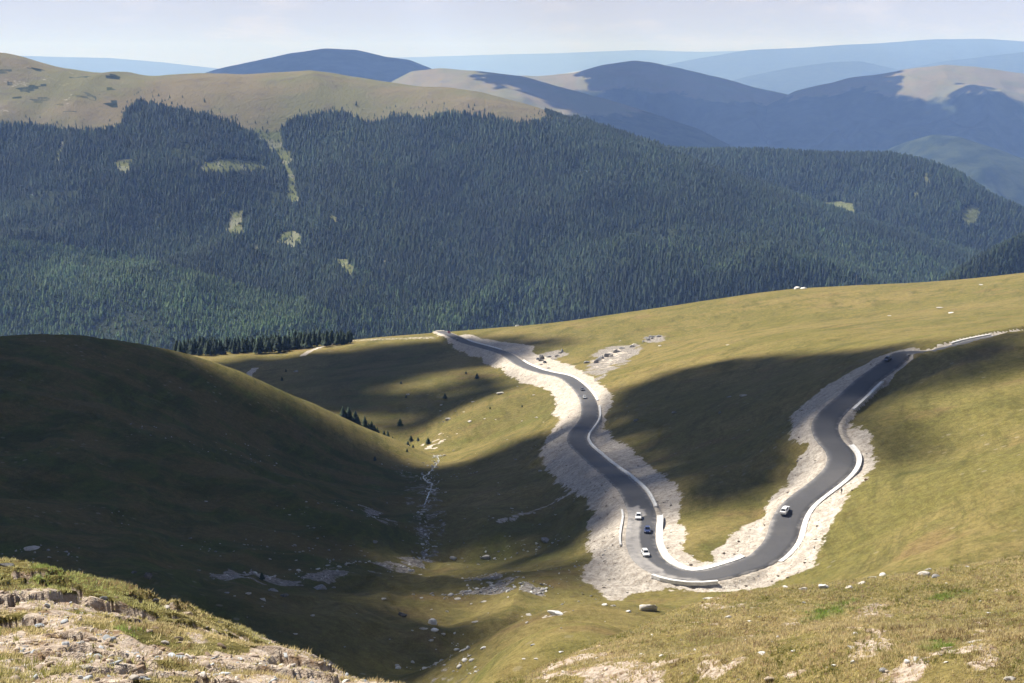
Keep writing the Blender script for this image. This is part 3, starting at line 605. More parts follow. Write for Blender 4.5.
# ------------------------------------------------------------------ spruces
def leaf_mat(name, a, b):
    t = NT(name); at = t.t.nodes.new('ShaderNodeAttribute'); at.attribute_name='tint'
    f = t.noise(1.3,3,.7); c = t.mix(f,a,b); return t.bsdf(t.mix(1.0,c,at.outputs['Color'],'MULTIPLY'),.8,spec=.1)
MAT_SPR = leaf_mat('spruce_needles',(.014,.027,.016),(.032,.052,.030))
MAT_YNG = leaf_mat('young_spruce_needles',(.030,.058,.026),(.062,.098,.042))
MAT_BARK = simple('bark',(.11,.085,.065),.9,.4)
def cone_tree(tiers, sides, jag, seed):
    r_ = np.random.default_rng(seed); V_=[]; F_=[]
    for k in range(tiers):
        f0 = k/tiers; base_z = .06+.86*f0; rad = .23*(1-f0)**.85+.015; top = min(1.0, base_z+1.55/tiers*(1-.25*f0)+.06)
        if k == tiers-1: top = 1.0
        n0 = len(V_); a0 = r_.uniform(0,6.28)
        for i in range(sides):
            a = a0+6.283*i/sides+r_.normal(0,.12); rr_ = rad*(1+r_.normal(0,jag))*(1.15 if i%2 else .78)
            V_.append((rr_*math.cos(a),rr_*math.sin(a),base_z+r_.normal(0,.02)-.03*(i%2)))
        V_.append((r_.normal(0,.008),r_.normal(0,.008),top))
        for i in range(sides): F_.append((n0+i,n0+(i+1)%sides,n0+sides))
    return np.array(V_),np.array(F_)
TV = [cone_tree(3,6,.18,s) for s in range(8)]
def wood(name, x, y, z, h, mat, label, tint=1.0, wscale=1.0):
    V_=[];F_=[];T_=[];off=0; kind = rng.integers(0,len(TV),len(x)); ang = rng.uniform(0,6.28,len(x))
    for q,(bv,bf) in enumerate(TV):
        i = np.nonzero(kind==q)[0]; n=len(i)
        if not n: continue
        ca,sa = np.cos(ang[i])[:,None],np.sin(ang[i])[:,None]; w_ = (h[i]*wscale*rng.uniform(.8,1.15,n))[:,None]
        lean = rng.normal(0,.02,(n,2))
        v = np.stack([(bv[None,:,0]*ca-bv[None,:,1]*sa)*w_+x[i,None]+lean[:,:1]*bv[None,:,2]*h[i,None],(bv[None,:,0]*sa+bv[None,:,1]*ca)*w_+y[i,None]+lean[:,1:]*bv[None,:,2]*h[i,None],bv[None,:,2]*h[i,None]+z[i,None]],-1)
        V_.append(v.reshape(-1,3)); F_.append((bf[None]+(off+np.arange(n)*len(bv))[:,None,None]).reshape(-1,3)); off += n*len(bv)
        g = rng.uniform(.5,1.4,n)*tint*(1+.5*fbm(x[i],y[i],170,3,205)+.3*fbm(x[i],y[i],40,2,206)); T_.append(np.repeat(np.stack([g*rng.uniform(.85,1.2,n),g,g*rng.uniform(.8,1.1,n),np.ones(n)],-1),len(bv),0))
    o = npmesh(name,np.concatenate(V_),np.concatenate(F_),mat); attr(o,'tint',np.concatenate(T_)); return tag(o,label,'trees',kind='stuff')
# the slope across the valley
def scatter(n, tlo, thi, rlo, rhi):
    t = rng.uniform(tlo,thi,n); r = np.sqrt(rng.uniform(rlo**2,rhi**2,n)); return r*np.sin(t),r*np.cos(t)
fx,fy = scatter(230000,-.40,.40,2330,4000); fzz = fz(fx,fy)
px,py = project(fx,fy,fzz); keep = above_near(fx,fy,fzz+24)&(px>-60)&(px<1090)
fx,fy,fzz = fx[keep],fy[keep],fzz[keep]
wdm,ygm,clm,dlm = f_layout(fx,fy,fzz)
stand = fbm(fx,fy,110,4,201)
dens = np.where(wdm, np.where(stand<-.42,.32,1.0), 0.0)
dens = np.where(clm,.24,dens); dens = np.where((~wdm)&(dlm>-14)&(~clm),.16*np.exp(dlm/6.0),dens)
dens = np.where(((px[keep]>545))&(~wdm)&(~clm),1,dens)
k = rng.random(len(fx))<dens; fx,fy,fzz,ygm,stand,wdm = fx[k],fy[k],fzz[k],ygm[k],stand[k],wdm[k]
fh = rng.uniform(7.5,15.5,len(fx))*(1+.22*stand)*np.where(rng.random(len(fx))<.10,1.35,1)*np.where(rng.random(len(fx))<.2,.6,1); fh = np.where(wdm,fh,fh*rng.uniform(.3,.6,len(fx))); fh = np.where(ygm,fh*.72,fh)
# the nearest ones in view are trees of their own
nearest = np.argsort(np.hypot(fx,fy)-fh*20)
pp = project(fx,fy,fzz+fh*.6); ok = above_near(fx,fy,fzz+fh*.35)&(pp[0]>0)&(pp[0]<1024)
lone = [i for i in nearest if ok[i] and not ygm[i]][:120]
lm = np.zeros(len(fx),bool); lm[lone]=True
LONE = [(fx[i],fy[i],fzz[i],fh[i]) for i in lone]
g = (~ygm)&(~lm); wood('spruce_forest',fx[g],fy[g],fzz[g],fh[g],MAT_SPR,'dark spruce forest covering the ridge across the valley')
g = ygm&(~lm); wood('young_forest',fx[g],fy[g],fzz[g],fh[g],MAT_YNG,'lighter green young forest on the lower spurs across the valley',1.12,1.2)
# the second wooded ridge
def on_ridge(dat, n, lo, hi):
    tv,rc,q,z,_ = dat; t = rng.uniform(tv[0],tv[-1],n); qq = rng.uniform(lo,hi,n); j = np.clip(np.searchsorted(tv,t)-1,0,len(tv)-2); i = np.clip(np.searchsorted(q,qq)-1,0,len(q)-2)
    a=(qq-q[i])/(q[i+1]-q[i]); b=(t-tv[j])/(tv[j+1]-tv[j]); zz=(z[i,j]*(1-a)+z[i+1,j]*a)*(1-b)+(z[i,j+1]*(1-a)+z[i+1,j+1]*a)*b
    r = rc[j]*(1-b)+rc[j+1]*b+qq; return r*np.sin(t),r*np.cos(t),zz
x,y,z = on_ridge(GD,60000,-1000,120); px,py = project(x,y,z); px += 3*fbm(x,y,60,3,301); k = (px>560)&(px<1080)&(py<300)
for c in G_CLEAR: k &= ~in_px(px,py,c)
x,y,z = x[k],y[k],z[k]; wood('spruce_forest',x,y,z,rng.uniform(9,17,len(x)),MAT_SPR,'hazy spruce forest on the second ridge at the right',1,1.25)
x,y,z = on_ridge(JD,8000,-330,80); px,py = project(x,y,z); k=(px<1080); x,y,z=x[k],y[k],z[k]
wood('spruce_forest',x,y,z,rng.uniform(8,14,len(x)),MAT_SPR,'dark spruce wood on the small spur at the right edge',.75,1.2)

# single spruces: trunk and crown
def spruce_proto(seed, mat):
    root = empty('spruce_tree',(0,0,-500)); bv,bf = cone_tree(9,12,.15,seed); bv = bv.copy(); bv[:,2] = .07+bv[:,2]*.93
    c = npmesh('crown',bv*np.array([.95,.95,1]),bf,mat,root); g = np.repeat(np.random.default_rng(seed).uniform(.7,1.25,(len(bv)//13+1)),13)[:len(bv)]; attr(c,'tint',np.stack([g,g,g,np.ones_like(g)],-1))
    a = np.arange(6)*math.pi/3; v = np.concatenate([np.stack([.018*np.cos(a),.018*np.sin(a),a*0-.04],-1),np.stack([.006*np.cos(a),.006*np.sin(a),a*0+.7],-1)])
    npmesh('trunk',v,np.array([(i,(i+1)%6,6+(i+1)%6,6+i) for i in range(6)]),MAT_BARK,root); return root
PROTO = [spruce_proto(400+i,MAT_SPR) for i in range(5)]; used = set()
YPROTO = [spruce_proto(450,MAT_YNG)]
def plant(x,y,z,h,label,group,pool=None,width=1.0):
    pool = pool or PROTO; p = rnd.choice(pool); o = p if p.name not in used else clone(p); used.add(p.name)
    o.location=(x,y,z); w_ = h*width*rnd.uniform(.9,1.15); o.scale=(w_,w_,h); o.rotation_euler=(0,0,rnd.uniform(0,6.28)); return tag(o,label,'tree',group)
for i in range(118):                     # the belt of spruces along the edge behind the left hill
    px = 176+ i*1.5 + rnd.uniform(-1.2,1.2); py = float(np.interp(px,[176,200,230,262,300,345,352],[362,364,356,350,344,339,336]))+rnd.uniform(-1.5,1.5)
    D = 1120+rnd.uniform(0,45); x,y,_ = P(px,py,D); z=float(gz(x,y)[0])
    hpx = float(np.interp(px,[176,200,240,300,330,352],[16,16.5,15,13.5,11.5,8]))*rnd.uniform(.75,1.15)
    plant(x,y,z-.3,hpx*D/F+max(0,(P(px,py,D)[2]-z)),'dark spruce in the narrow belt along the edge behind the left hill','spruces in the belt behind the left hill',width=1.25)
for px,h in ((334,11),(337,8),(340,13),(347,13),(350,9),(357,12),(361,8),(364,11),(367,9),(370,8),(377,8),(381,9),(386,6),(402,7)):
    tx,ty,_ = hit(px,float(np.interp(px,[300,350,400,425],[399.5,421.5,442,454]))-30) if False else P(px,0,float(np.interp(px,[300,350,400,425],[700,716,730,735])))
    z=float(gz(tx,ty)[0]); plant(tx,ty,z,h*.6,'small dark spruce rising from the ravine behind the sunlit rim','spruces in the ravine behind the rim',width=1.4)
for px,py,h,l in ((477,379,5,'lone young spruce on the sunlit shoulder above the stream'),(466,374,2.5,'tiny dark spruce on the meadow left of the far road'),(445,399,4.5,'small spruce standing in the cloud shadow stripe'),(428,444,4.5,'small spruce beside the white stones near the stream'),(418,441,3,'squat young spruce at the foot of the sunlit rim'),(411,441,4,'bushy young spruce left of the white stones'),(406,398,2.5,'small dark spruce on the shadowed meadow'),(401,384,2.5,'tiny spruce high on the shadowed meadow'),(282,381,4,'single dark spruce below the dirt track'),(286,372,3,'single dark spruce nearer the dirt track'),(413,448,2.5,'lowest young spruce on the sunlit rim'),(375,461,3,'lone dark shrub on the shadowed face of the left hill'),(262,580,2.6,'small dark spruce beside the grey stream bed'),(407,452,2.2,'small dark spruce at the shadow edge'),(522,407,1.8,'tiny spruce above the roadside spoil'),(490,409,1.8,'tiny spruce on the sunlit meadow left of the road')):
    x,y,z = hit(px,py); plant(x,y,z,h*.8,l,None,width=1.7)
for x,y,z,h in LONE: plant(x,y,z-.3,h,'spruce at the lower edge of the forest in view across the valley','spruces at the lower edge of the far forest',width=1.0)
if YPROTO[0].name not in used:
    x,y,z = hit(400,426); plant(x,y,z,4.5,'yellowish young conifer just behind the sunlit rim',None,YPROTO,1.7)
for p in PROTO: assert p.name in used
# shade over the far mountains, with the gaps that leave the pale tops lit
cloud([(560,150,9450,0),(585,112,10260,0),(600,95,11070,0),(590,76,12150,0),(640,60,12555,0),(700,66,12285,0),(790,92,12015,0),(860,73,11745,0),(905,72,11475,0),(890,86,10800,0),(930,92,10260,0),(985,88,10530,0),(1000,95,10125,0),(1080,98,9990,0),(1080,112,9180,0),(960,118,9180,0),(880,125,8910,0),(760,140,8910,0)],1,260,6.5)
cloud([(150,84,11745,0),(240,58,11880,0),(330,45,11880,0),(400,54,11745,0),(440,66,11475,0),(420,90,10260,0),(300,90,10260,0)],1,260,6.5)

cloud([(520,74,9200,0),(600,88,8600,0),(660,104,8200,0),(720,130,7800,0),(700,150,7000,0),(620,132,7200,0),(560,115,7600,0),(500,100,8000,0),(490,92,8200,0)],1,160,4)

# ------------------------------------------------------------------ rock
def rock_mat(name, a, b, lich):
    t = NT(name); f = t.noise(2.3,6,.75); c = t.mix(t.ramp(f,.3,.7),a,b); c = t.mix(t.math('MULTIPLY',t.ramp(t.noise(1.1,4),.55,.7),.6),c,lich)
    return t.bsdf(c,.95,bump=f,dist=.15,strength=.8,spec=.1)
RK = {'pale':rock_mat('pale_rock',(.36,.33,.29),(.62,.58,.52),(.30,.28,.20)),'grey':rock_mat('grey_rock',(.16,.155,.155),(.38,.37,.36),(.22,.21,.15)),
 'dark':rock_mat('dark_rock',(.07,.068,.07),(.20,.195,.19),(.16,.15,.10)),'tan':rock_mat('tan_rock',(.33,.26,.19),(.55,.46,.36),(.22,.16,.10)),'blue':rock_mat('blue_grey_rock',(.26,.29,.32),(.46,.49,.52),(.30,.30,.26)),'white':rock_mat('white_rock',(.58,.56,.53),(.80,.79,.77),(.5,.47,.40)),'earth':rock_mat('brown_earth',(.08,.045,.025),(.17,.10,.06),(.12,.09,.04))}
def rock_verts(seed, sub=3, sq=(1,.8,.6)):
    r_ = np.random.default_rng(seed); v = icos(sub)[0].copy()
    for _ in range(11):
        n = r_.normal(size=3); n /= np.linalg.norm(n); d = r_.uniform(.40,.80); s_ = v@n; v -= np.clip(s_-d,0,None)[:,None]*n*.93
    v += .05*np.stack([fbm(v[:,0]*9+v[:,2]*5,v[:,1]*9+k*7,3.0,3,seed+k) for k in range(3)],-1)
    v += .07*np.stack([fbm(v[:,0]*9+v[:,1]*4,v[:,2]*9+k*5,7.0,2,seed+k+20) for k in range(3)],-1)+.03*r_.normal(size=v.shape)
    return v*np.array(sq), icos(sub)[1]
ROCKS = {}
def boulder(px, py, wpx, tone, label, sq=(1,.75,.55), group=None, name='boulder', rot=None, D=None, sink=.40):
    x,y,z = spot((px,py,D)) if D else hit(px,py)
    w_ = wpx*math.hypot(y,z)/F*.5; key=(tone,sq,rnd.randrange(6))
    if key in ROCKS: o = ROCKS[key].copy(); COL.objects.link(o)
    else:
        v,f = rock_verts(rnd.randrange(9999),3,sq); o = npmesh(name,v,f,RK[tone]); ROCKS[key]=o
    o.name = name; o.location=(x,y,z+w_*sq[2]*(1-2*sink)); o.scale=(w_,w_,w_); o.rotation_euler=(rnd.uniform(-.15,.15),rnd.uniform(-.15,.15),rnd.uniform(-.5,.5) if rot is None else rot)
    return tag(o,label,'rock' if name!='boulder' else 'boulder',group)
FLAT=(1,.7,.25); TALL=(.8,.7,1.1); SQ=(1,.75,.55)
for b in [
 (321,589,17,'grey','large grey boulder lying on the shadowed valley floor right of the stream bed',(1,.7,.45)),
 (334,588,5,'grey','small grey block touching the right end of the large valley boulder',SQ),
 (274,591,13,'grey','cracked grey boulder, left one of the pair below the stream bed',(1,.7,.5)),(284,596,11,'dark','dark boulder leaning on the cracked grey one',(1,.8,.5)),
 (148,578,13,'dark','upright dark boulder on the sunlit crest of the left bank',TALL),(134,573,9,'dark','low dark rock just left of the upright boulder on the crest',SQ),
 (6,566,17,'dark','dark flat boulder at the left edge of the picture on the bank crest',(1,.7,.35)),
 (33,549,19,'pale','flat pale slab on the shadowed valley floor at far left',FLAT),(66,552,7,'grey','small grey slab right of the flat pale slab',FLAT),
 (401,616,12,'dark','dark pointed boulder on the brown valley floor',(1,.8,.75)),(432,624,13,'white','bright white boulder on top of the pile in the valley',(1,.8,.7)),(424,629,10,'pale','pale flat boulder at the left of the white pile',FLAT),
 (434,631,11,'white','white boulder at the foot of the pile in the valley',(1,.7,.45)),(431,641,6,'white','small white rock below the pile in the valley',SQ),(443,635,6,'pale','small pale rock right of the white pile',SQ),
 (476,622,9,'pale','flat pale rock on the green patch right of the pile',FLAT),(447,612,4,'pale','little pale rock above the white pile',SQ),(484,648,8,'white','slanted white rock beside the small rill',FLAT),
 (557,614,22,'white','broad white rock outcrop on the sunlit spur',(1,.6,.26)),(529,615,9,'pale','flat pale rock left of the broad white outcrop',FLAT),(527,623,5,'pale','small pale stone on the grass of the spur',SQ),
(649,610,24,'pale','large rounded pale grey boulder at the foot of the roadside spoil',(1,.75,.62)),
 (628,612,8,'white','white rock left of the large rounded grey boulder',SQ),(604,605,10,'white','white rock among the line of stones on the spur crest',(1,.7,.4)),(613,606,6,'pale','small pale rock at the right of the stones on the spur crest',SQ),
 (729,618,9,'white','white stone standing alone in the sunlit foreground grass',(1,.8,.7)),(709,599,13,'pale','flat pale rock at the top of the foreground bank below the road',FLAT),
 (533,645,8,'grey','grey slab on the grass of the spur',FLAT),(524,659,6,'pale','pale stone at the foot of the spur',FLAT),(536,659,6,'pale','pale stone, middle of three at the foot of the spur',FLAT),(561,652,6,'white','white stone at the near end of the spur',FLAT),
 (486,558,13,'pale','rounded pale boulder on the grass above the wet gravel',(1,.8,.5)),(546,541,14,'grey','broad grey boulder at the end of the stony streak',(1,.8,.4)),(375,543,8,'grey','rounded grey boulder left of the stream',(1,.8,.6)),
 (453,559,9,'pale','pale boulder between the stream and the wet gravel',(1,.7,.5)),(383,599,9,'pale','flat pale rock on the brown valley floor',FLAT),(458,599,8,'pale','pale rock lying on the edge of the wet gravel',FLAT),(483,602,8,'pale','pale rock just below the wet gravel',FLAT),
 (490,583,9,'pale','pale slab on top of the wet gravel bed',FLAT),(248,594,9,'pale','pale slab left of the pair of boulders',FLAT),(263,600,10,'pale','pale slab below the pair of boulders',FLAT),(227,593,8,'grey','grey slab beside the stream bed',FLAT),(238,577,14,'grey','low grey outcrop in the stream bed',FLAT),
 (313,616,6,'pale','small pale stone on the dark green slope',SQ),(295,634,6,'pale','lone pale stone low on the dark green slope',FLAT),
 (785,588,8,'white','small white boulder near the lower bend of the road',(1,.8,.5)),(804,590,10,'pale','low pale boulder right of the small white one',(1,.7,.4)),(824,588,15,'white','rounded white boulder on the crest of the foreground bank',(1,.8,.6)),(849,588,15,'pale','long low pale rock behind the foreground grass',(1,.5,.3)),
 (862,584,14,'pale','second long low pale rock behind the foreground grass',(1,.5,.25)),(873,578,11,'white','flat white boulder on the smooth slope',(1,.7,.35)),(883,575,10,'white','flat white boulder touching its neighbour on the smooth slope',(1,.7,.4)),
 (924,576,16,'pale','large pale boulder with a rock on its back on the slope crest',(1,.7,.5)),(928,570,8,'pale','pale rock perched above the large boulder',SQ),(936,577,15,'grey','low grey rock right of the large pale boulder',(1,.6,.3)),(968,567,6,'pale','pale stone high on the smooth slope at right',FLAT),
 (908,662,8,'white','white stone with a sharp shadow on the bare patch',(1,.8,.7)),(884,671,12,'grey','grey flat rock at the lower left of the bare patch',(1,.7,.45)),(974,642,27,'pale','long flat pale rock strip in the grass at right',(1,.25,.12)),(948,648,16,'tan','flat tan rock below the long pale strip',(1,.4,.15)),
 (853,663,8,'white','upright white stone in the foreground grass',(.8,.8,.9)),(834,666,7,'white','small white stone left of the upright one',SQ),(853,648,12,'pale','flat pale rock in the foreground grass',FLAT),(778,637,6,'white','white stone beneath the bright green tuft',SQ),(762,654,12,'white','white crumbled rock in the bank at lower centre',(1,.7,.3)),(770,680,12,'tan','tan rock cut by the lower edge of the picture',SQ),(1010,681,14,'pale','pale rock at the lower right corner',SQ),
 (39,626,14,'blue','blue grey flat slab on bare soil',(1,.6,.3)),(76,610,7,'white','small white block above the eroded hollow',(1,.8,.8)),(111,641,15,'blue','tilted blue grey slab in the eroded soil',(1,.45,.5)),(100,651,18,'tan','broad tan slab sunk in the soil',FLAT),(186,615,20,'tan','tan slab jutting from the edge of the bank',(1,.5,.35)),
 (111,661,9,'white','pale flat stone in the soil below the tan slab',FLAT),(86,668,16,'pale','pale slab beside the deep hollow',FLAT),(80,678,7,'white','white cube shaped stone near the lower edge',(1,.9,.7)),(145,680,13,'blue','bluish stone at the lower edge of the picture',SQ),(182,658,18,'blue','blue grey slab at the right of the stony soil',FLAT),(166,643,10,'pale','pale wedge shaped stone in the soil',(1,.6,.4)),(3,680,12,'tan','pinkish rock in the lower left corner',SQ),(82,643,8,'pale','pale tilted stone left of the blue slab',(1,.7,.5)),(156,602,8,'dark','dark heather clump shaped rock near the bank edge',(1,.8,.9)),
 (797,289,6,'white','bright white boulder on the far skyline, left of two',(1,.8,.75)),(804,288.6,8,'white','long white boulder on the far skyline, right of two',(1,.6,.4)),(517,322.5,6,'white','white boulder on the skyline near the end of the road',(1,.7,.6)),(521,324,3,'earth','small dark brown rock beside the white skyline boulder',SQ),
 (634,345,7,'pale','pale boulder on the meadow left of the upper outcrop',SQ),(500,394,10,'pale','pinkish pale boulder on the sunlit meadow left of the road',(1,.7,.5)),(473,402,5,'pale','small pale boulder at the edge of the cloud stripe',FLAT),(448,420,7,'pale','pale boulder above the white stones',SQ),(470,422,6,'pale','pale boulder on the lit slope right of the white stones',SQ),(296,372,7,'grey','grey boulder below the dirt track',SQ),(728,345,5,'pale','pale rock on the sunlit meadow between the road arms',FLAT),(604,375,4,'white','white stone beside the cut above the road',FLAT),(660,346,4,'white','white stone right of the upper outcrop',SQ),(620,341,3,'pale','pale stone on the meadow above the scree',SQ),
 (729,397,6,'grey','pale grey boulder on the dark meadow inside the loop',FLAT),(744,396,10,'pale','long pale slab on the dark meadow inside the loop',FLAT),(675,413,7,'grey','grey boulder high on the dark meadow',SQ),(720,413,5,'grey','small tilted grey boulder on the dark meadow',(.7,.7,.8)),(636,421,8,'grey','grey boulder near the road on the dark meadow',SQ),(693,556,3,'white','tiny white stone at the tip of the green tongue',SQ),(890,316,5,'white','white stone on the far sunlit meadow',FLAT),(941,308,9,'pale','pale rock ledge on the far sunlit meadow',FLAT),(951,313,7,'white','white rock on the far sunlit meadow at right',FLAT),(981,285,6,'white','white rock near the skyline at right',FLAT),(866,480,6,'earth','reddish brown clod of earth at the gravel edge',(1,.8,.6)),(760,617,6,'grey','low grey stone at the left of the bright green tuft',FLAT),
]: boulder(*b)
# ledges of broken rock above the road
for (cx,cy,n,sx,sy,lab,tone) in ((552,356,9,12,4,'jagged block of the dark outcrop just above the road','dark'),(600,360,12,13,6,'rough block on the grey scree above the road','grey'),(626,349,8,12,4,'rough block at the top of the grey scree','grey'),(651,338,7,8,3,'split block of the small outcrop high on the meadow','grey')):
    for k in range(n):
        u = rnd.uniform(-1,1); boulder(cx+u*sx,cy-u*sy*.8+rnd.uniform(-2,2),rnd.uniform(4,8),rnd.choice([tone,tone,'pale' if tone=='grey' else 'grey']),lab,rnd.choice([SQ,TALL,(1,.6,.5)]),lab.split(' of ')[0] and 'blocks of '+{'dark outcrop just above the road':'the dark roadside outcrop'}.get(lab.split('the ')[1],'the '+lab.split('the ')[-1]))
# a loose scatter over the valley: alike, so one label
for k in range(110):
    if k < 70: px,py = rnd.uniform(180,590),rnd.uniform(500,650)
    else: px,py = rnd.uniform(400,560),rnd.uniform(385,520)
    if py > 640-abs(px-400)*.0 and px < 330: continue
    x,y,z = hit(px,py)
    if y < 200: continue
    boulder(px,py,rnd.uniform(2.0,4.5),rnd.choice(['pale','grey','pale']),'small pale rock scattered on the valley grass',rnd.choice([FLAT,SQ]),'small rocks scattered over the valley')
for k in range(45):
    px,py = rnd.choice([(rnd.uniform(620,1020),rnd.uniform(600,680)),(rnd.uniform(10,300),rnd.uniform(620,682))])
    x,y,z = hit(px,py)
    if y < 180: boulder(px,py,rnd.uniform(3.5,8),rnd.choice(['pale','tan','grey','white']) if px>400 else rnd.choice(['tan','pale','blue','tan']),'pale stone lying in the foreground turf' if px>400 else 'flat stone lying on the bare soil of the left bank',rnd.choice([FLAT,SQ]),'loose stones in the foreground turf' if px>400 else 'loose stones on the left bank')

# uncountable rubble
ANG=[]
for _k in range(8):
    _r=np.random.default_rng(700+_k); _v=icos(2)[0].copy()
    for _ in range(7):
        _n=_r.normal(size=3); _n/=np.linalg.norm(_n); _d=_r.uniform(.35,.8); _v-=np.clip(_v@_n-_d,0,None)[:,None]*_n
    ANG.append(_v)
ANG=np.array(ANG)
def rubble(name, x, y, size, label, cols):
    z = gz(x,y); n=len(x); bf=icos(2)[1]; bv=icos(2)[0]
    v = ANG[rng.integers(0,8,n)]*np.stack([size,size*rng.uniform(.5,1,n),size*rng.uniform(.2,.7,n)],-1)[:,None,:]
    tl = rng.normal(0,.35,n)[:,None]; v = np.stack([v[...,0]*np.cos(tl)-v[...,2]*np.sin(tl),v[...,1],v[...,0]*np.sin(tl)+v[...,2]*np.cos(tl)],-1)
    a = rng.uniform(0,6.28,n); ca,sa=np.cos(a)[:,None],np.sin(a)[:,None]
    v = np.stack([v[...,0]*ca-v[...,1]*sa+x[:,None],v[...,0]*sa+v[...,1]*ca+y[:,None],v[...,2]+z[:,None]+.1*size[:,None]],-1)
    o = npmesh(name,v.reshape(-1,3),(bf[None]+(np.arange(n)*len(bv))[:,None,None]).reshape(-1,3),RUB)
    c = np.array(cols)[rng.integers(0,len(cols),n)]*rng.uniform(.7,1.2,(n,1)); attr(o,'tint',np.repeat(np.concatenate([c,np.ones((n,1))],1),len(bv),0)); return tag(o,label,'stones',kind='stuff')
_t = NT('rubble'); _a = _t.t.nodes.new('ShaderNodeAttribute'); _a.attribute_name='tint'; _f=_t.noise(6,4,.7)
RUB = _t.bsdf(_t.mix(.6,_a.outputs['Color'],_t.mix(_f,(.5,.5,.5),(1.3,1.3,1.3)),'MULTIPLY'),.95,spec=.1)
def along(pix,n,spread):
    p=catmull(np.array([spot(q) for q in pix]),1.0); k=rng.integers(0,len(p),n); return p[k,0]+rng.normal(0,spread,n),p[k,1]+rng.normal(0,spread,n)
def mask_at(x,y):
    t=np.arctan2(x,y); r=np.hypot(x,y); return MASK[np.clip(np.searchsorted(rr,r),0,len(rr)-1),np.clip(np.searchsorted(th,t),0,len(th)-1)]
def cand(n,tlo,thi,rlo,rhi,p=1.0):
    t=rng.uniform(tlo,thi,n); r=rlo*(rhi/rlo)**(rng.uniform(0,1,n)**p); return r*np.sin(t),r*np.cos(t)
x,y = cand(90000,-.1,.36,335,1150); mk = mask_at(x,y); d_,_z = near_road(x,y); k=(mk[:,0]>.6)&(d_>HW+1.5); x,y=x[k][:9000],y[k][:9000]
rubble('gravel_stones',x,y,rng.uniform(.06,.22,len(x))*(1+2.0*(rng.random(len(x))>.94)),'pale broken stones strewn over the roadside spoil banks',[(.55,.49,.42),(.42,.37,.31),(.62,.57,.5),(.28,.24,.20)])
x,y = cand(40000,-.36,.08,235,760); mk = mask_at(x,y); c = fbm(x,y,45,3,501); k=((mk[:,1]>.4)&(rng.random(len(x))<.5))|((c>.30)&(rng.random(len(x))<.07)&(mk[:,0]<.3)); x,y=x[k],y[k]
rubble('valley_stones',x,y,rng.uniform(.12,.55,len(x)),'pale stones strewn along the stream beds of the valley',[(.40,.38,.35),(.30,.29,.28),(.52,.49,.45)])
x,y = cand(30000,-.40,-.03,34,84,1.0); mk = mask_at(x,y); k = rng.random(len(x))<(.015+.26*mk[:,3]); x,y=x[k],y[k]
x3=[along(q,n,sp) for q,n,sp in (([(437,455),(433,468),(423,477),(432,484),(430,495),(423,505),(420,520),(424,535),(429,548),(424,557),(415,566),(400,568),(360,562),(300,572),(240,574)],420,1.4),([(432,628),(444,634),(455,642),(463,650),(470,662),(476,672)],60,.7),([(395,668),(425,668),(450,668),(460,662)],60,.9),([(446,596),(480,590),(510,587),(545,592)],150,2.5),([(560,540),(520,550),(480,558),(440,562)],60,3))]
rubble('stream_stones',np.concatenate([q[0] for q in x3]),np.concatenate([q[1] for q in x3]),.15+.75*rng.random(sum(len(q[0]) for q in x3))**3,'pale stones lying along the stream and its dry side beds',[(.55,.53,.50),(.40,.38,.36),(.66,.65,.62)])
x,y = cand(30000,-.40,-.03,34,84,1.0); mk = mask_at(x,y); k = rng.random(len(x))<(.015+.26*mk[:,3]); x,y=x[k],y[k]
rubble('soil_stones',x,y,.025+.22*rng.random(len(x))**4,'pinkish and grey stones on the bare soil of the left bank',[(.50,.40,.32),(.42,.34,.27),(.55,.50,.45),(.40,.42,.44),(.30,.22,.16)])
x,y = cand(9000,-.05,.40,65,165); mk = mask_at(x,y); k = rng.random(len(x))<(.02+.35*mk[:,3]); x,y=x[k],y[k]
rubble('turf_stones',x,y,.05+.2*rng.random(len(x))**3,'pale stones showing through the turf of the right bank',[(.55,.50,.43),(.48,.41,.34),(.66,.63,.58)])

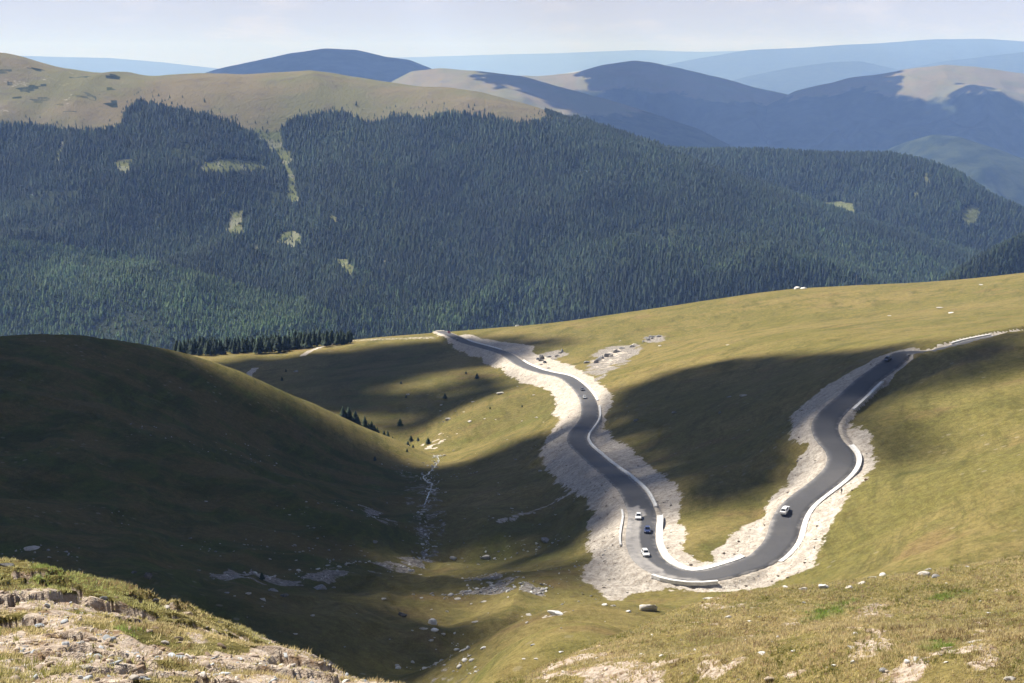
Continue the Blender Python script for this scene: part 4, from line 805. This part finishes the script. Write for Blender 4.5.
# ------------------------------------------------------------------ grass of the near banks
def grass(n_, tlo, thi, rlo, rhi, p, hs, name, label, dense=1.0, bias=0.0, tuss=False):
    x,y = cand(n_,tlo,thi,rlo,rhi,p); z=gz(x,y); mk=mask_at(x,y)
    px,py = project(x,y,z); clump=fbm(x,y,2.2,3,601); big=fbm(x,y,9,3,602)+bias
    if tuss: clump=np.where(fbm(x,y,1.6,2,611)+.5*fbm(x,y,14,2,612)>.30,.4,-1.2)
    k=(px>-220)&(px<1260)&(py<820)&(rng.random(len(x))<np.clip(1-.8*mk[:,3],.0,1)*np.clip(.75+.9*clump,.05,1)*dense)
    x,y,z,mk,clump,big=x[k],y[k],z[k],mk[k],clump[k],big[k]; n=len(x); B=5
    h = hs*rng.uniform(.45,1.15,n)*(1+.7*clump)*(1+.3*mk[:,2]); r=np.hypot(x,y)
    a=rng.uniform(0,6.28,(n,B)); rad=rng.uniform(0,.09,(n,B)); w_=(.010+.00022*r)[:,None]*rng.uniform(.7,1.3,(n,B)); lean=rng.uniform(.1,.75,(n,B))*h[:,None]
    bx=x[:,None]+rad*np.cos(a); by=y[:,None]+rad*np.sin(a); f=rng.uniform(0,6.28,(n,B)); hh=h[:,None]*rng.uniform(.6,1.1,(n,B))
    v=np.stack([np.stack([bx-w_*np.cos(f),by-w_*np.sin(f),np.repeat(z[:,None]-.03,B,1)],-1),np.stack([bx+w_*np.cos(f),by+w_*np.sin(f),np.repeat(z[:,None]-.03,B,1)],-1),np.stack([bx+lean*np.cos(a)+.03,by+lean*np.sin(a),z[:,None]+hh],-1)],2)
    o=npmesh(name,v.reshape(-1,3),np.arange(n*B*3).reshape(-1,3),GRS)
    dry=np.array([.66,.54,.30]); grn=np.array([.36,.335,.125]); lush=np.array([.20,.32,.05]); brn=np.array([.42,.30,.20])
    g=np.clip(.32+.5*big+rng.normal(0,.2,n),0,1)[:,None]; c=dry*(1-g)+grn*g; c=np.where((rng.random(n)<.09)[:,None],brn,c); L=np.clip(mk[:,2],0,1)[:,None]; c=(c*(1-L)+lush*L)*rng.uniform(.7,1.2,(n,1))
    if tuss: c=np.where((fbm(x,y,6,2,613)>0)[:,None],np.array([.26,.25,.08]),np.array([.33,.25,.13]))*rng.uniform(.6,1.2,(n,1))
    c=np.repeat(np.concatenate([c,np.ones((n,1))],1),B*3,0); attr(o,'tint',c); return tag(o,label,'grass',kind='stuff')
_t = NT('grass_blades'); _a = _t.t.nodes.new('ShaderNodeAttribute'); _a.attribute_name='tint'; 
_d=_t.n('ShaderNodeBsdfDiffuse'); _l=_t.n('ShaderNodeBsdfTranslucent'); _m=_t.t.nodes.new('ShaderNodeMixShader'); _m.inputs[0].default_value=.45
for _q in (_d,_l): _t.t.links.new(_a.outputs['Color'],_q.inputs['Color'])
_t.t.links.new(_d.outputs[0],_m.inputs[1]); _t.t.links.new(_l.outputs[0],_m.inputs[2]); _t.t.links.new(_m.outputs[0],_t.out.inputs['Surface']); GRS=_t.m
grass(75000,-.46,-.02,30,92,1.0,.15,'grass','dry yellow grass growing on the left bank',bias=-.8)
grass(26000,-.41,-.02,33,92,1.0,.20,'tussocks','dark brown tussocks on the left bank',tuss=True)
grass(42000,-.06,.40,62,168,1.0,.25,'tussocks','dark olive and brown tussocks on the right bank',tuss=True)
grass(190000,-.06,.47,55,168,1.0,.22,'grass','dry yellow and green grass growing on the right bank')

# ------------------------------------------------------------------ concrete gutters and low walls along the road
_t = NT('concrete'); _f=_t.noise(.9,5,.7); CONC=_t.bsdf(_t.mix(_t.ramp(_f,.3,.7),(.60,.58,.55),(.80,.79,.77)),.85,bump=_f,dist=.05,strength=.4,spec=.15)
RPX = np.stack(project(road[:,0],road[:,1],road[:,2]),1)
def near_k(p): return int(np.argmin((RPX[:,0]-p[0])**2+(RPX[:,1]-p[1])**2))
def kerb(name, p0, p1, side, off, width, prof, label, cat):
    k0,k1 = sorted((near_k(p0),near_k(p1))); ks=np.arange(k0,k1+1); s_ = side
    base_=road[ks]; nn=nor[ks]; n=len(ks); wob = .12*fbm(ks*1.0,ks*0.0,9,2,int(p0[0]))
    V_=[]
    for (o_,z_) in prof:
        q = HW+off+width*o_; V_.append(np.stack([base_[:,0]+s_*nn[:,0]*(q+wob),base_[:,1]+s_*nn[:,1]*(q+wob),base_[:,2]+z_],-1))
    V_=np.stack(V_,1); m_=len(prof); f=[]
    for i in range(n-1):
        for j in range(m_): a=i*m_+j; b=i*m_+(j+1)%m_; f.append((a,b,b+m_,a+m_))
    bm=bmesh.new(); vs=[bm.verts.new(v) for v in V_.reshape(-1,3)]
    for q in f: bm.faces.new([vs[t] for t in q])
    bm.faces.new(vs[:m_][::-1]); bm.faces.new(vs[-m_:]); bmesh.ops.recalc_face_normals(bm,faces=bm.faces)
    return tag(bm_obj(name,bm,CONC),label,cat)
GUT=[(0,-.4),(0,.06),(.14,.10),(.45,.05),(1,.30),(1.0,.36),(1.12,.36),(1.12,-.4)]
WALL=[(0,-.5),(0,.36),(.12,.42),(.88,.42),(1,.36),(1,-.5)]
kerb('concrete_gutter',(757,555),(660,514),1,.4,1.55,GUT,'broad white concrete gutter round the inside of the hairpin bend','gutter')
kerb('concrete_gutter',(650,503),(598,404),1,.45,.8,GUT,'narrow pale concrete gutter down the right side of the left road arm','gutter')
kerb('concrete_gutter',(845,438),(770,566),-1,.4,1.25,GUT,'white concrete gutter along the outer edge of the right road arm','gutter')
kerb('retaining_wall',(716,580),(668,580),-1,.9,.9,WALL,'low white concrete wall below the bottom of the hairpin','wall')
kerb('concrete_gutter',(866,380),(834,404),-1,.7,1.1,GUT,'straight pale gutter beside the upper part of the right road arm','gutter')
kerb('retaining_wall',(632,512),(632,548),-1,1.5,.55,[(0,-.4),(0,.10),(1,.14),(1,-.4)],'thin white wall on the downhill side above the three cars','wall')
kerb('concrete_gutter',(594,398),(519,356),1,.45,.9,GUT,'sunlit gutter below the cream cutting of the far left road arm','gutter')
kerb('concrete_gutter',(496,345),(462,336),1,.45,1.0,GUT,'short bright gutter near the far end of the road','gutter')
kerb('retaining_wall',(1003,340),(962,345),1,.6,.8,WALL,'low pale wall where the road passes over the crest at right','wall')

# ------------------------------------------------------------------ stream
_t = NT('stream_water'); _f=_t.noise(.6,5,.7); WAT=_t.bsdf(_t.mix(_t.ramp(_f,.36,.52),(.07,.08,.085),(.62,.64,.66)),.25,bump=_f,dist=.1,strength=.6,spec=.5)
def stream(pix, w0, label=None):
    p = catmull(np.array([spot(q) for q in pix]),1.2); p[:,0]=smooth1(p[:,0],7); p[:,1]=smooth1(p[:,1],7); p[:,0]+=.7*fbm(p[:,1],p[:,0]*0,7,2,71); t_=np.gradient(p[:,:2],axis=0); t_/=np.linalg.norm(t_,axis=1,keepdims=True)+1e-9
    w_=w0*(.7+.5*fbm(p[:,1],p[:,0],9,2,72))
    rows=[np.stack([p[:,0]+t_[:,1]*w_*k,p[:,1]-t_[:,0]*w_*k],-1) for k in (-1,-.3,.3,1)]
    zz=np.max([gz(r_[:,0],r_[:,1]) for r_ in rows],0)+.04
    v=np.stack([np.concatenate([r_,zz[:,None]+(-.25 if i in (0,3) else 0)],-1) for i,r_ in enumerate(rows)],1)
    tag(npmesh('stream',v.reshape(-1,3),gridfaces(len(p),4),WAT,smooth=True),kind='structure')
stream([(437,455),(439,462),(433,468),(428,474),(422,477),(427,481),(432,484),(431,490),(428,497),(423,505)],.6)

# ------------------------------------------------------------------ vehicles
def paint_mat(name,c): return NT(name).bsdf(c,.35,spec=.5,Coat_Weight=.6)
GLASS=NT('car_glass').bsdf((.012,.014,.018),.08,spec=.6); TYRE=simple('tyre',(.018,.018,.018),.85); RIM=NT('rim').bsdf((.45,.45,.47),.3,Metallic=.8); LAMP=NT('lamp').bsdf((.75,.76,.78),.1,spec=.7); TAIL=NT('tail_lamp').bsdf((.35,.015,.012),.2); PLATE=NT('number_plate_blank').bsdf((.7,.7,.7),.5); TRIM=NT('trim').bsdf((.03,.03,.032),.6)
def quadbm(quads):
    bm=bmesh.new()
    for q in quads: bm.faces.new([bm.verts.new(v) for v in q])
    return bm
def make_car(name, x, y, z, heading, mat, label, cat='car', estate=False, slope=0):
    r = empty(name,(x,y,z),heading); r.rotation_euler=(0,-slope,heading); tag(r,label,cat)
    S=[(-2.12,.70,.42,.80),(-2.02,.84,.26,.93),(-1.3,.88,.20,.98),(.0,.89,.20,.95),(1.0,.88,.20,.92),(1.75,.84,.22,.80),(2.05,.76,.28,.70),(2.14,.62,.36,.60)]
    bm=bmesh.new(); rings=[]
    for (sx_,hw,z0,z1) in S:
        rings.append([bm.verts.new(v) for v in ((sx_,-hw*.9,z0),(sx_,-hw,z0+.15),(sx_,-hw,z1-.14),(sx_,-hw*.86,z1),(sx_,hw*.86,z1),(sx_,hw,z1-.14),(sx_,hw,z0+.15),(sx_,hw*.9,z0))])
    for a,b in zip(rings[:-1],rings[1:]):
        for i in range(8): bm.faces.new((a[i],a[(i+1)%8],b[(i+1)%8],b[i]))
    bm.faces.new(rings[0]); bm.faces.new(rings[-1][::-1])
    xb=-2.0 if estate else -1.75; tb=-1.75 if estate else -1.15
    B=[(1.05,-.76,.90),(1.05,.76,.90),(xb,.78,.95),(xb,-.78,.95)]; T=[(.28,-.58,1.43),(.28,.58,1.43),(tb,.60,1.44),(tb,-.60,1.44)]
    bv=[bm.verts.new(v) for v in B]; tv=[bm.verts.new(v) for v in T]; bm.faces.new(tv)
    for i in range(4): bm.faces.new((bv[i],bv[(i+1)%4],tv[(i+1)%4],tv[i]))
    bmesh.ops.recalc_face_normals(bm,faces=bm.faces); bm_obj('body',bm,mat,r)
    B_=[Vector(v) for v in B]; T_=[Vector(v) for v in T]; C=sum(B_+T_,Vector())/8
    def pane(n_,i,j,l0,l1,h0=.12,h1=.9):
        def pt(l,h): return (B_[i].lerp(B_[j],l)).lerp(T_[i].lerp(T_[j],l),h)
        q=[pt(l0,h0),pt(l1,h0),pt(l1,h1),pt(l0,h1)]; nr=(q[1]-q[0]).cross(q[3]-q[0]).normalized()
        if nr.dot(q[0]-C)<0: nr=-nr
        bm_obj(n_,quadbm([[p+nr*.012 for p in q]]),GLASS,r)
    pane('windshield',0,1,.06,.94,.06,.94); pane('rear_window',2,3,.08,.92,.2,.92)
    for i,j in ((1,2),(3,0)): pane('side_window',i,j,.1 if i==1 else .52,.48 if i==1 else .9); pane('side_window',i,j,.52 if i==1 else .1,.9 if i==1 else .48)
    for sx_ in (1.35,-1.30):
        for sy in (-1,1):
            bm=bmesh.new(); bmesh.ops.create_cone(bm,cap_ends=True,segments=16,radius1=.32,radius2=.32,depth=.22,matrix=Matrix.Translation((sx_,sy*.80,.32))@Matrix.Rotation(math.pi/2,4,'X')); w_=bm_obj('wheel',bm,TYRE,r)
            bm=bmesh.new(); bmesh.ops.create_cone(bm,cap_ends=True,segments=12,radius1=.20,radius2=.17,depth=.03,matrix=Matrix.Translation((sx_,sy*.917,.32))@Matrix.Rotation(-sy*math.pi/2,4,'X')); bm_obj('rim',bm,RIM,w_)
    for sy in (-1,1):
        for n_,sx_,zz,m_,sc in (('headlight',2.04,.62,LAMP,(.08,.2,.07)),('tail_light',-2.06,.78,TAIL,(.06,.16,.09))):
            bm=bmesh.new(); bmesh.ops.create_icosphere(bm,subdivisions=2,radius=1); bmesh.ops.scale(bm,vec=sc,verts=bm.verts); bmesh.ops.translate(bm,vec=(sx_,sy*.56,zz),verts=bm.verts); bm_obj(n_,bm,m_,r,True)
        bm=bmesh.new(); bmesh.ops.create_icosphere(bm,subdivisions=2,radius=1); bmesh.ops.scale(bm,vec=(.07,.11,.08),verts=bm.verts); bmesh.ops.translate(bm,vec=(.78,sy*.96,.98),verts=bm.verts); bm_obj('mirror',bm,TRIM,r,True)
    bm=bmesh.new(); bmesh.ops.create_cube(bm,size=1); bmesh.ops.scale(bm,vec=(.06,.9,.14),verts=bm.verts); bmesh.ops.translate(bm,vec=(2.12,0,.42),verts=bm.verts); bm_obj('grille',bm,TRIM,r)
    return r
WHITE=paint_mat('white_paint',(.80,.80,.80)); BLUE=paint_mat('blue_paint',(.025,.04,.12)); NAVY=paint_mat('navy_paint',(.012,.018,.05)); GREY=paint_mat('grey_paint',(.10,.10,.115)); SILV=paint_mat('silver_paint',(.50,.51,.53)); REDD=paint_mat('dark_red_paint',(.16,.02,.025)); BLCK=paint_mat('black_paint',(.012,.012,.014))
def drive(px,py,mat,label,toward=1,estate=False,off=None):
    x,y,z = hit(px,py); k=road_at(x,y); d=tan[k]*(-1 if toward*tan[k][1]>0 else 1)
    sl_=(road[min(k+3,len(road)-1),2]-road[max(k-3,0),2])/(np.linalg.norm(road[min(k+3,len(road)-1),:2]-road[max(k-3,0),:2])+1e-6)*(1 if d@tan[k]>0 else -1)
    if off is not None: zz=float(gz(x,y)[0])
    else: zz=road[k,2]+.05
    make_car('car',x,y,zz,math.atan2(d[1],d[0]),mat,label,'car',estate,math.atan(sl_))
drive(638.5,519.5,WHITE,'white car at the back of the three cars on the left road arm',1)
drive(647.5,533,BLUE,'dark blue car between two white cars on the left road arm',1)
drive(645.5,556.5,WHITE,'white car in front, nearest the hairpin, on the left road arm',1,True)
drive(785,514,WHITE,'single white car on the right road arm',-1)
drive(887.5,361.5,NAVY,'dark navy car in cloud shadow near the top of the right road arm',1)
drive(584.6,399,SILV,'silver car with dark windows on the sunlit middle of the left road arm',1)
drive(582.4,391,GREY,'dark grey car just behind the silver car',1)
drive(545,368,BLCK,'small dark car on the far stretch beside the rock outcrop',1)
drive(538,364.5,GREY,'small grey car right behind the dark car on the far stretch',1)
drive(457,340.5,BLCK,'black car parked on the gravel verge near the far end of the road',1,False,1)
drive(449,333.5,REDD,'dark red car where the road disappears over the edge',1)

# ------------------------------------------------------------------ the person standing beside the right road arm
def person(x,y,z,rz):
    r=empty('person',(x,y,z),rz); tag(r,'person in dark clothes standing on the gravel beside the right road arm','person')
    J=[((0,0,.95),.15,.11),((0,0,1.15),.15,.11),((0,0,1.36),.18,.12),((0,0,1.48),.07,.07),((0,.01,1.56),.065,.065),((0,.02,1.64),.085,.10),((0,.02,1.73),.06,.07)]
    E=[(0,1),(1,2),(2,3),(3,4),(4,5),(5,6)]
    for s in (-1,1):
        i=len(J); J+=[((s*.10,0,.86),.10,.10),((s*.11,.02,.48),.065,.065),((s*.12,-.01,.09),.045,.05),((s*.13,.13,.04),.04,.035)]; E+=[(0,i),(i,i+1),(i+1,i+2),(i+2,i+3)]
        i=len(J); J+=[((s*.20,0,1.40),.062,.062),((s*.26,-.02,1.13),.046,.046),((s*.25,.07,.90),.034,.034),((s*.245,.10,.82),.036,.024)]; E+=[(2,i),(i,i+1),(i+1,i+2),(i+2,i+3)]
        h0=i+3
        for q in range(5):
            i=len(J); b=Vector(J[h0][0]); dx=(q-1.5)*.013 if q<4 else 0
            J+=[((b.x+(s*.0),b.y+dx+(.03 if q==4 else 0),b.z-(.05-(.006 if q in(0,3) else 0)) if q<4 else b.z-.02),.009,.009),((b.x-s*.012,b.y+dx+(.035 if q==4 else .006),b.z-(.085-(.012 if q in(0,3) else 0)) if q<4 else b.z-.05),.008,.008)]; E+=[(h0,i),(i,i+1)]
    me=bpy.data.meshes.new('body'); me.from_pydata([j[0] for j in J],E,[]); o=bpy.data.objects.new('body',me); COL.objects.link(o)
    md=o.modifiers.new('s','SKIN'); md.use_smooth_shade=True
    for k,(c,a,b) in enumerate(J): me.skin_vertices[0].data[k].radius=(a,b); me.skin_vertices[0].data[k].use_root=(k==0)
    o.modifiers.new('u','SUBSURF').levels=2
    dg=bpy.context.evaluated_depsgraph_get(); dg.update(); m2=bpy.data.meshes.new_from_object(o.evaluated_get(dg)); m2.name='body'; o.modifiers.clear(); o.data=m2; o.parent=r
    for m in (simple('skin',(.45,.28,.20),.6),simple('dark_jacket',(.03,.032,.04),.9),simple('dark_trousers',(.02,.022,.03),.9),simple('boots',(.03,.02,.015),.8)): m2.materials.append(m)
    for p in m2.polygons:
        c=p.center; p.material_index = 0 if c.z>1.52 or (abs(c.x)>.2 and c.z<.88) else 1 if c.z>.93 or abs(c.x)>.2 else 2 if c.z>.12 else 3
    bm=bmesh.new(); bmesh.ops.create_icosphere(bm,subdivisions=3,radius=1); bmesh.ops.scale(bm,vec=(.095,.11,.09),verts=bm.verts); bmesh.ops.translate(bm,vec=(0,-.005,1.71),verts=bm.verts)
    bm_obj('hair',bm,simple('hair',(.03,.02,.015),.7),r,True)
    bm=bmesh.new(); bmesh.ops.create_cone(bm,cap_ends=True,segments=8,radius1=.018,radius2=.006,depth=.03,matrix=Matrix.Translation((0,.125,1.63))@Matrix.Rotation(-1.2,4,'X')); bm_obj('nose',bm,m2.materials[0],r,True)
    return r
x,y,z=hit(841.5,494); person(x,y,z-.01,math.pi*.8)

# ------------------------------------------------------------------ the pole on the far crest
x,y,_=P(856,286,1075); z=float(gz(x,y)[0]); r=empty('utility_pole',(x,y,z)); tag(r,'thin pale pole standing on the far crest of the meadow','pole')
bm=bmesh.new(); bmesh.ops.create_cone(bm,cap_ends=True,segments=10,radius1=.14,radius2=.09,depth=8.5,matrix=Matrix.Translation((0,0,3.9))); bm_obj('post',bm,simple('weathered_wood',(.34,.32,.30),.9,.3),r)
bm=bmesh.new(); bmesh.ops.create_cone(bm,cap_ends=True,segments=10,radius1=.13,radius2=.02,depth=.18,matrix=Matrix.Translation((0,0,8.24))); bm_obj('cap',bm,RIM,r)
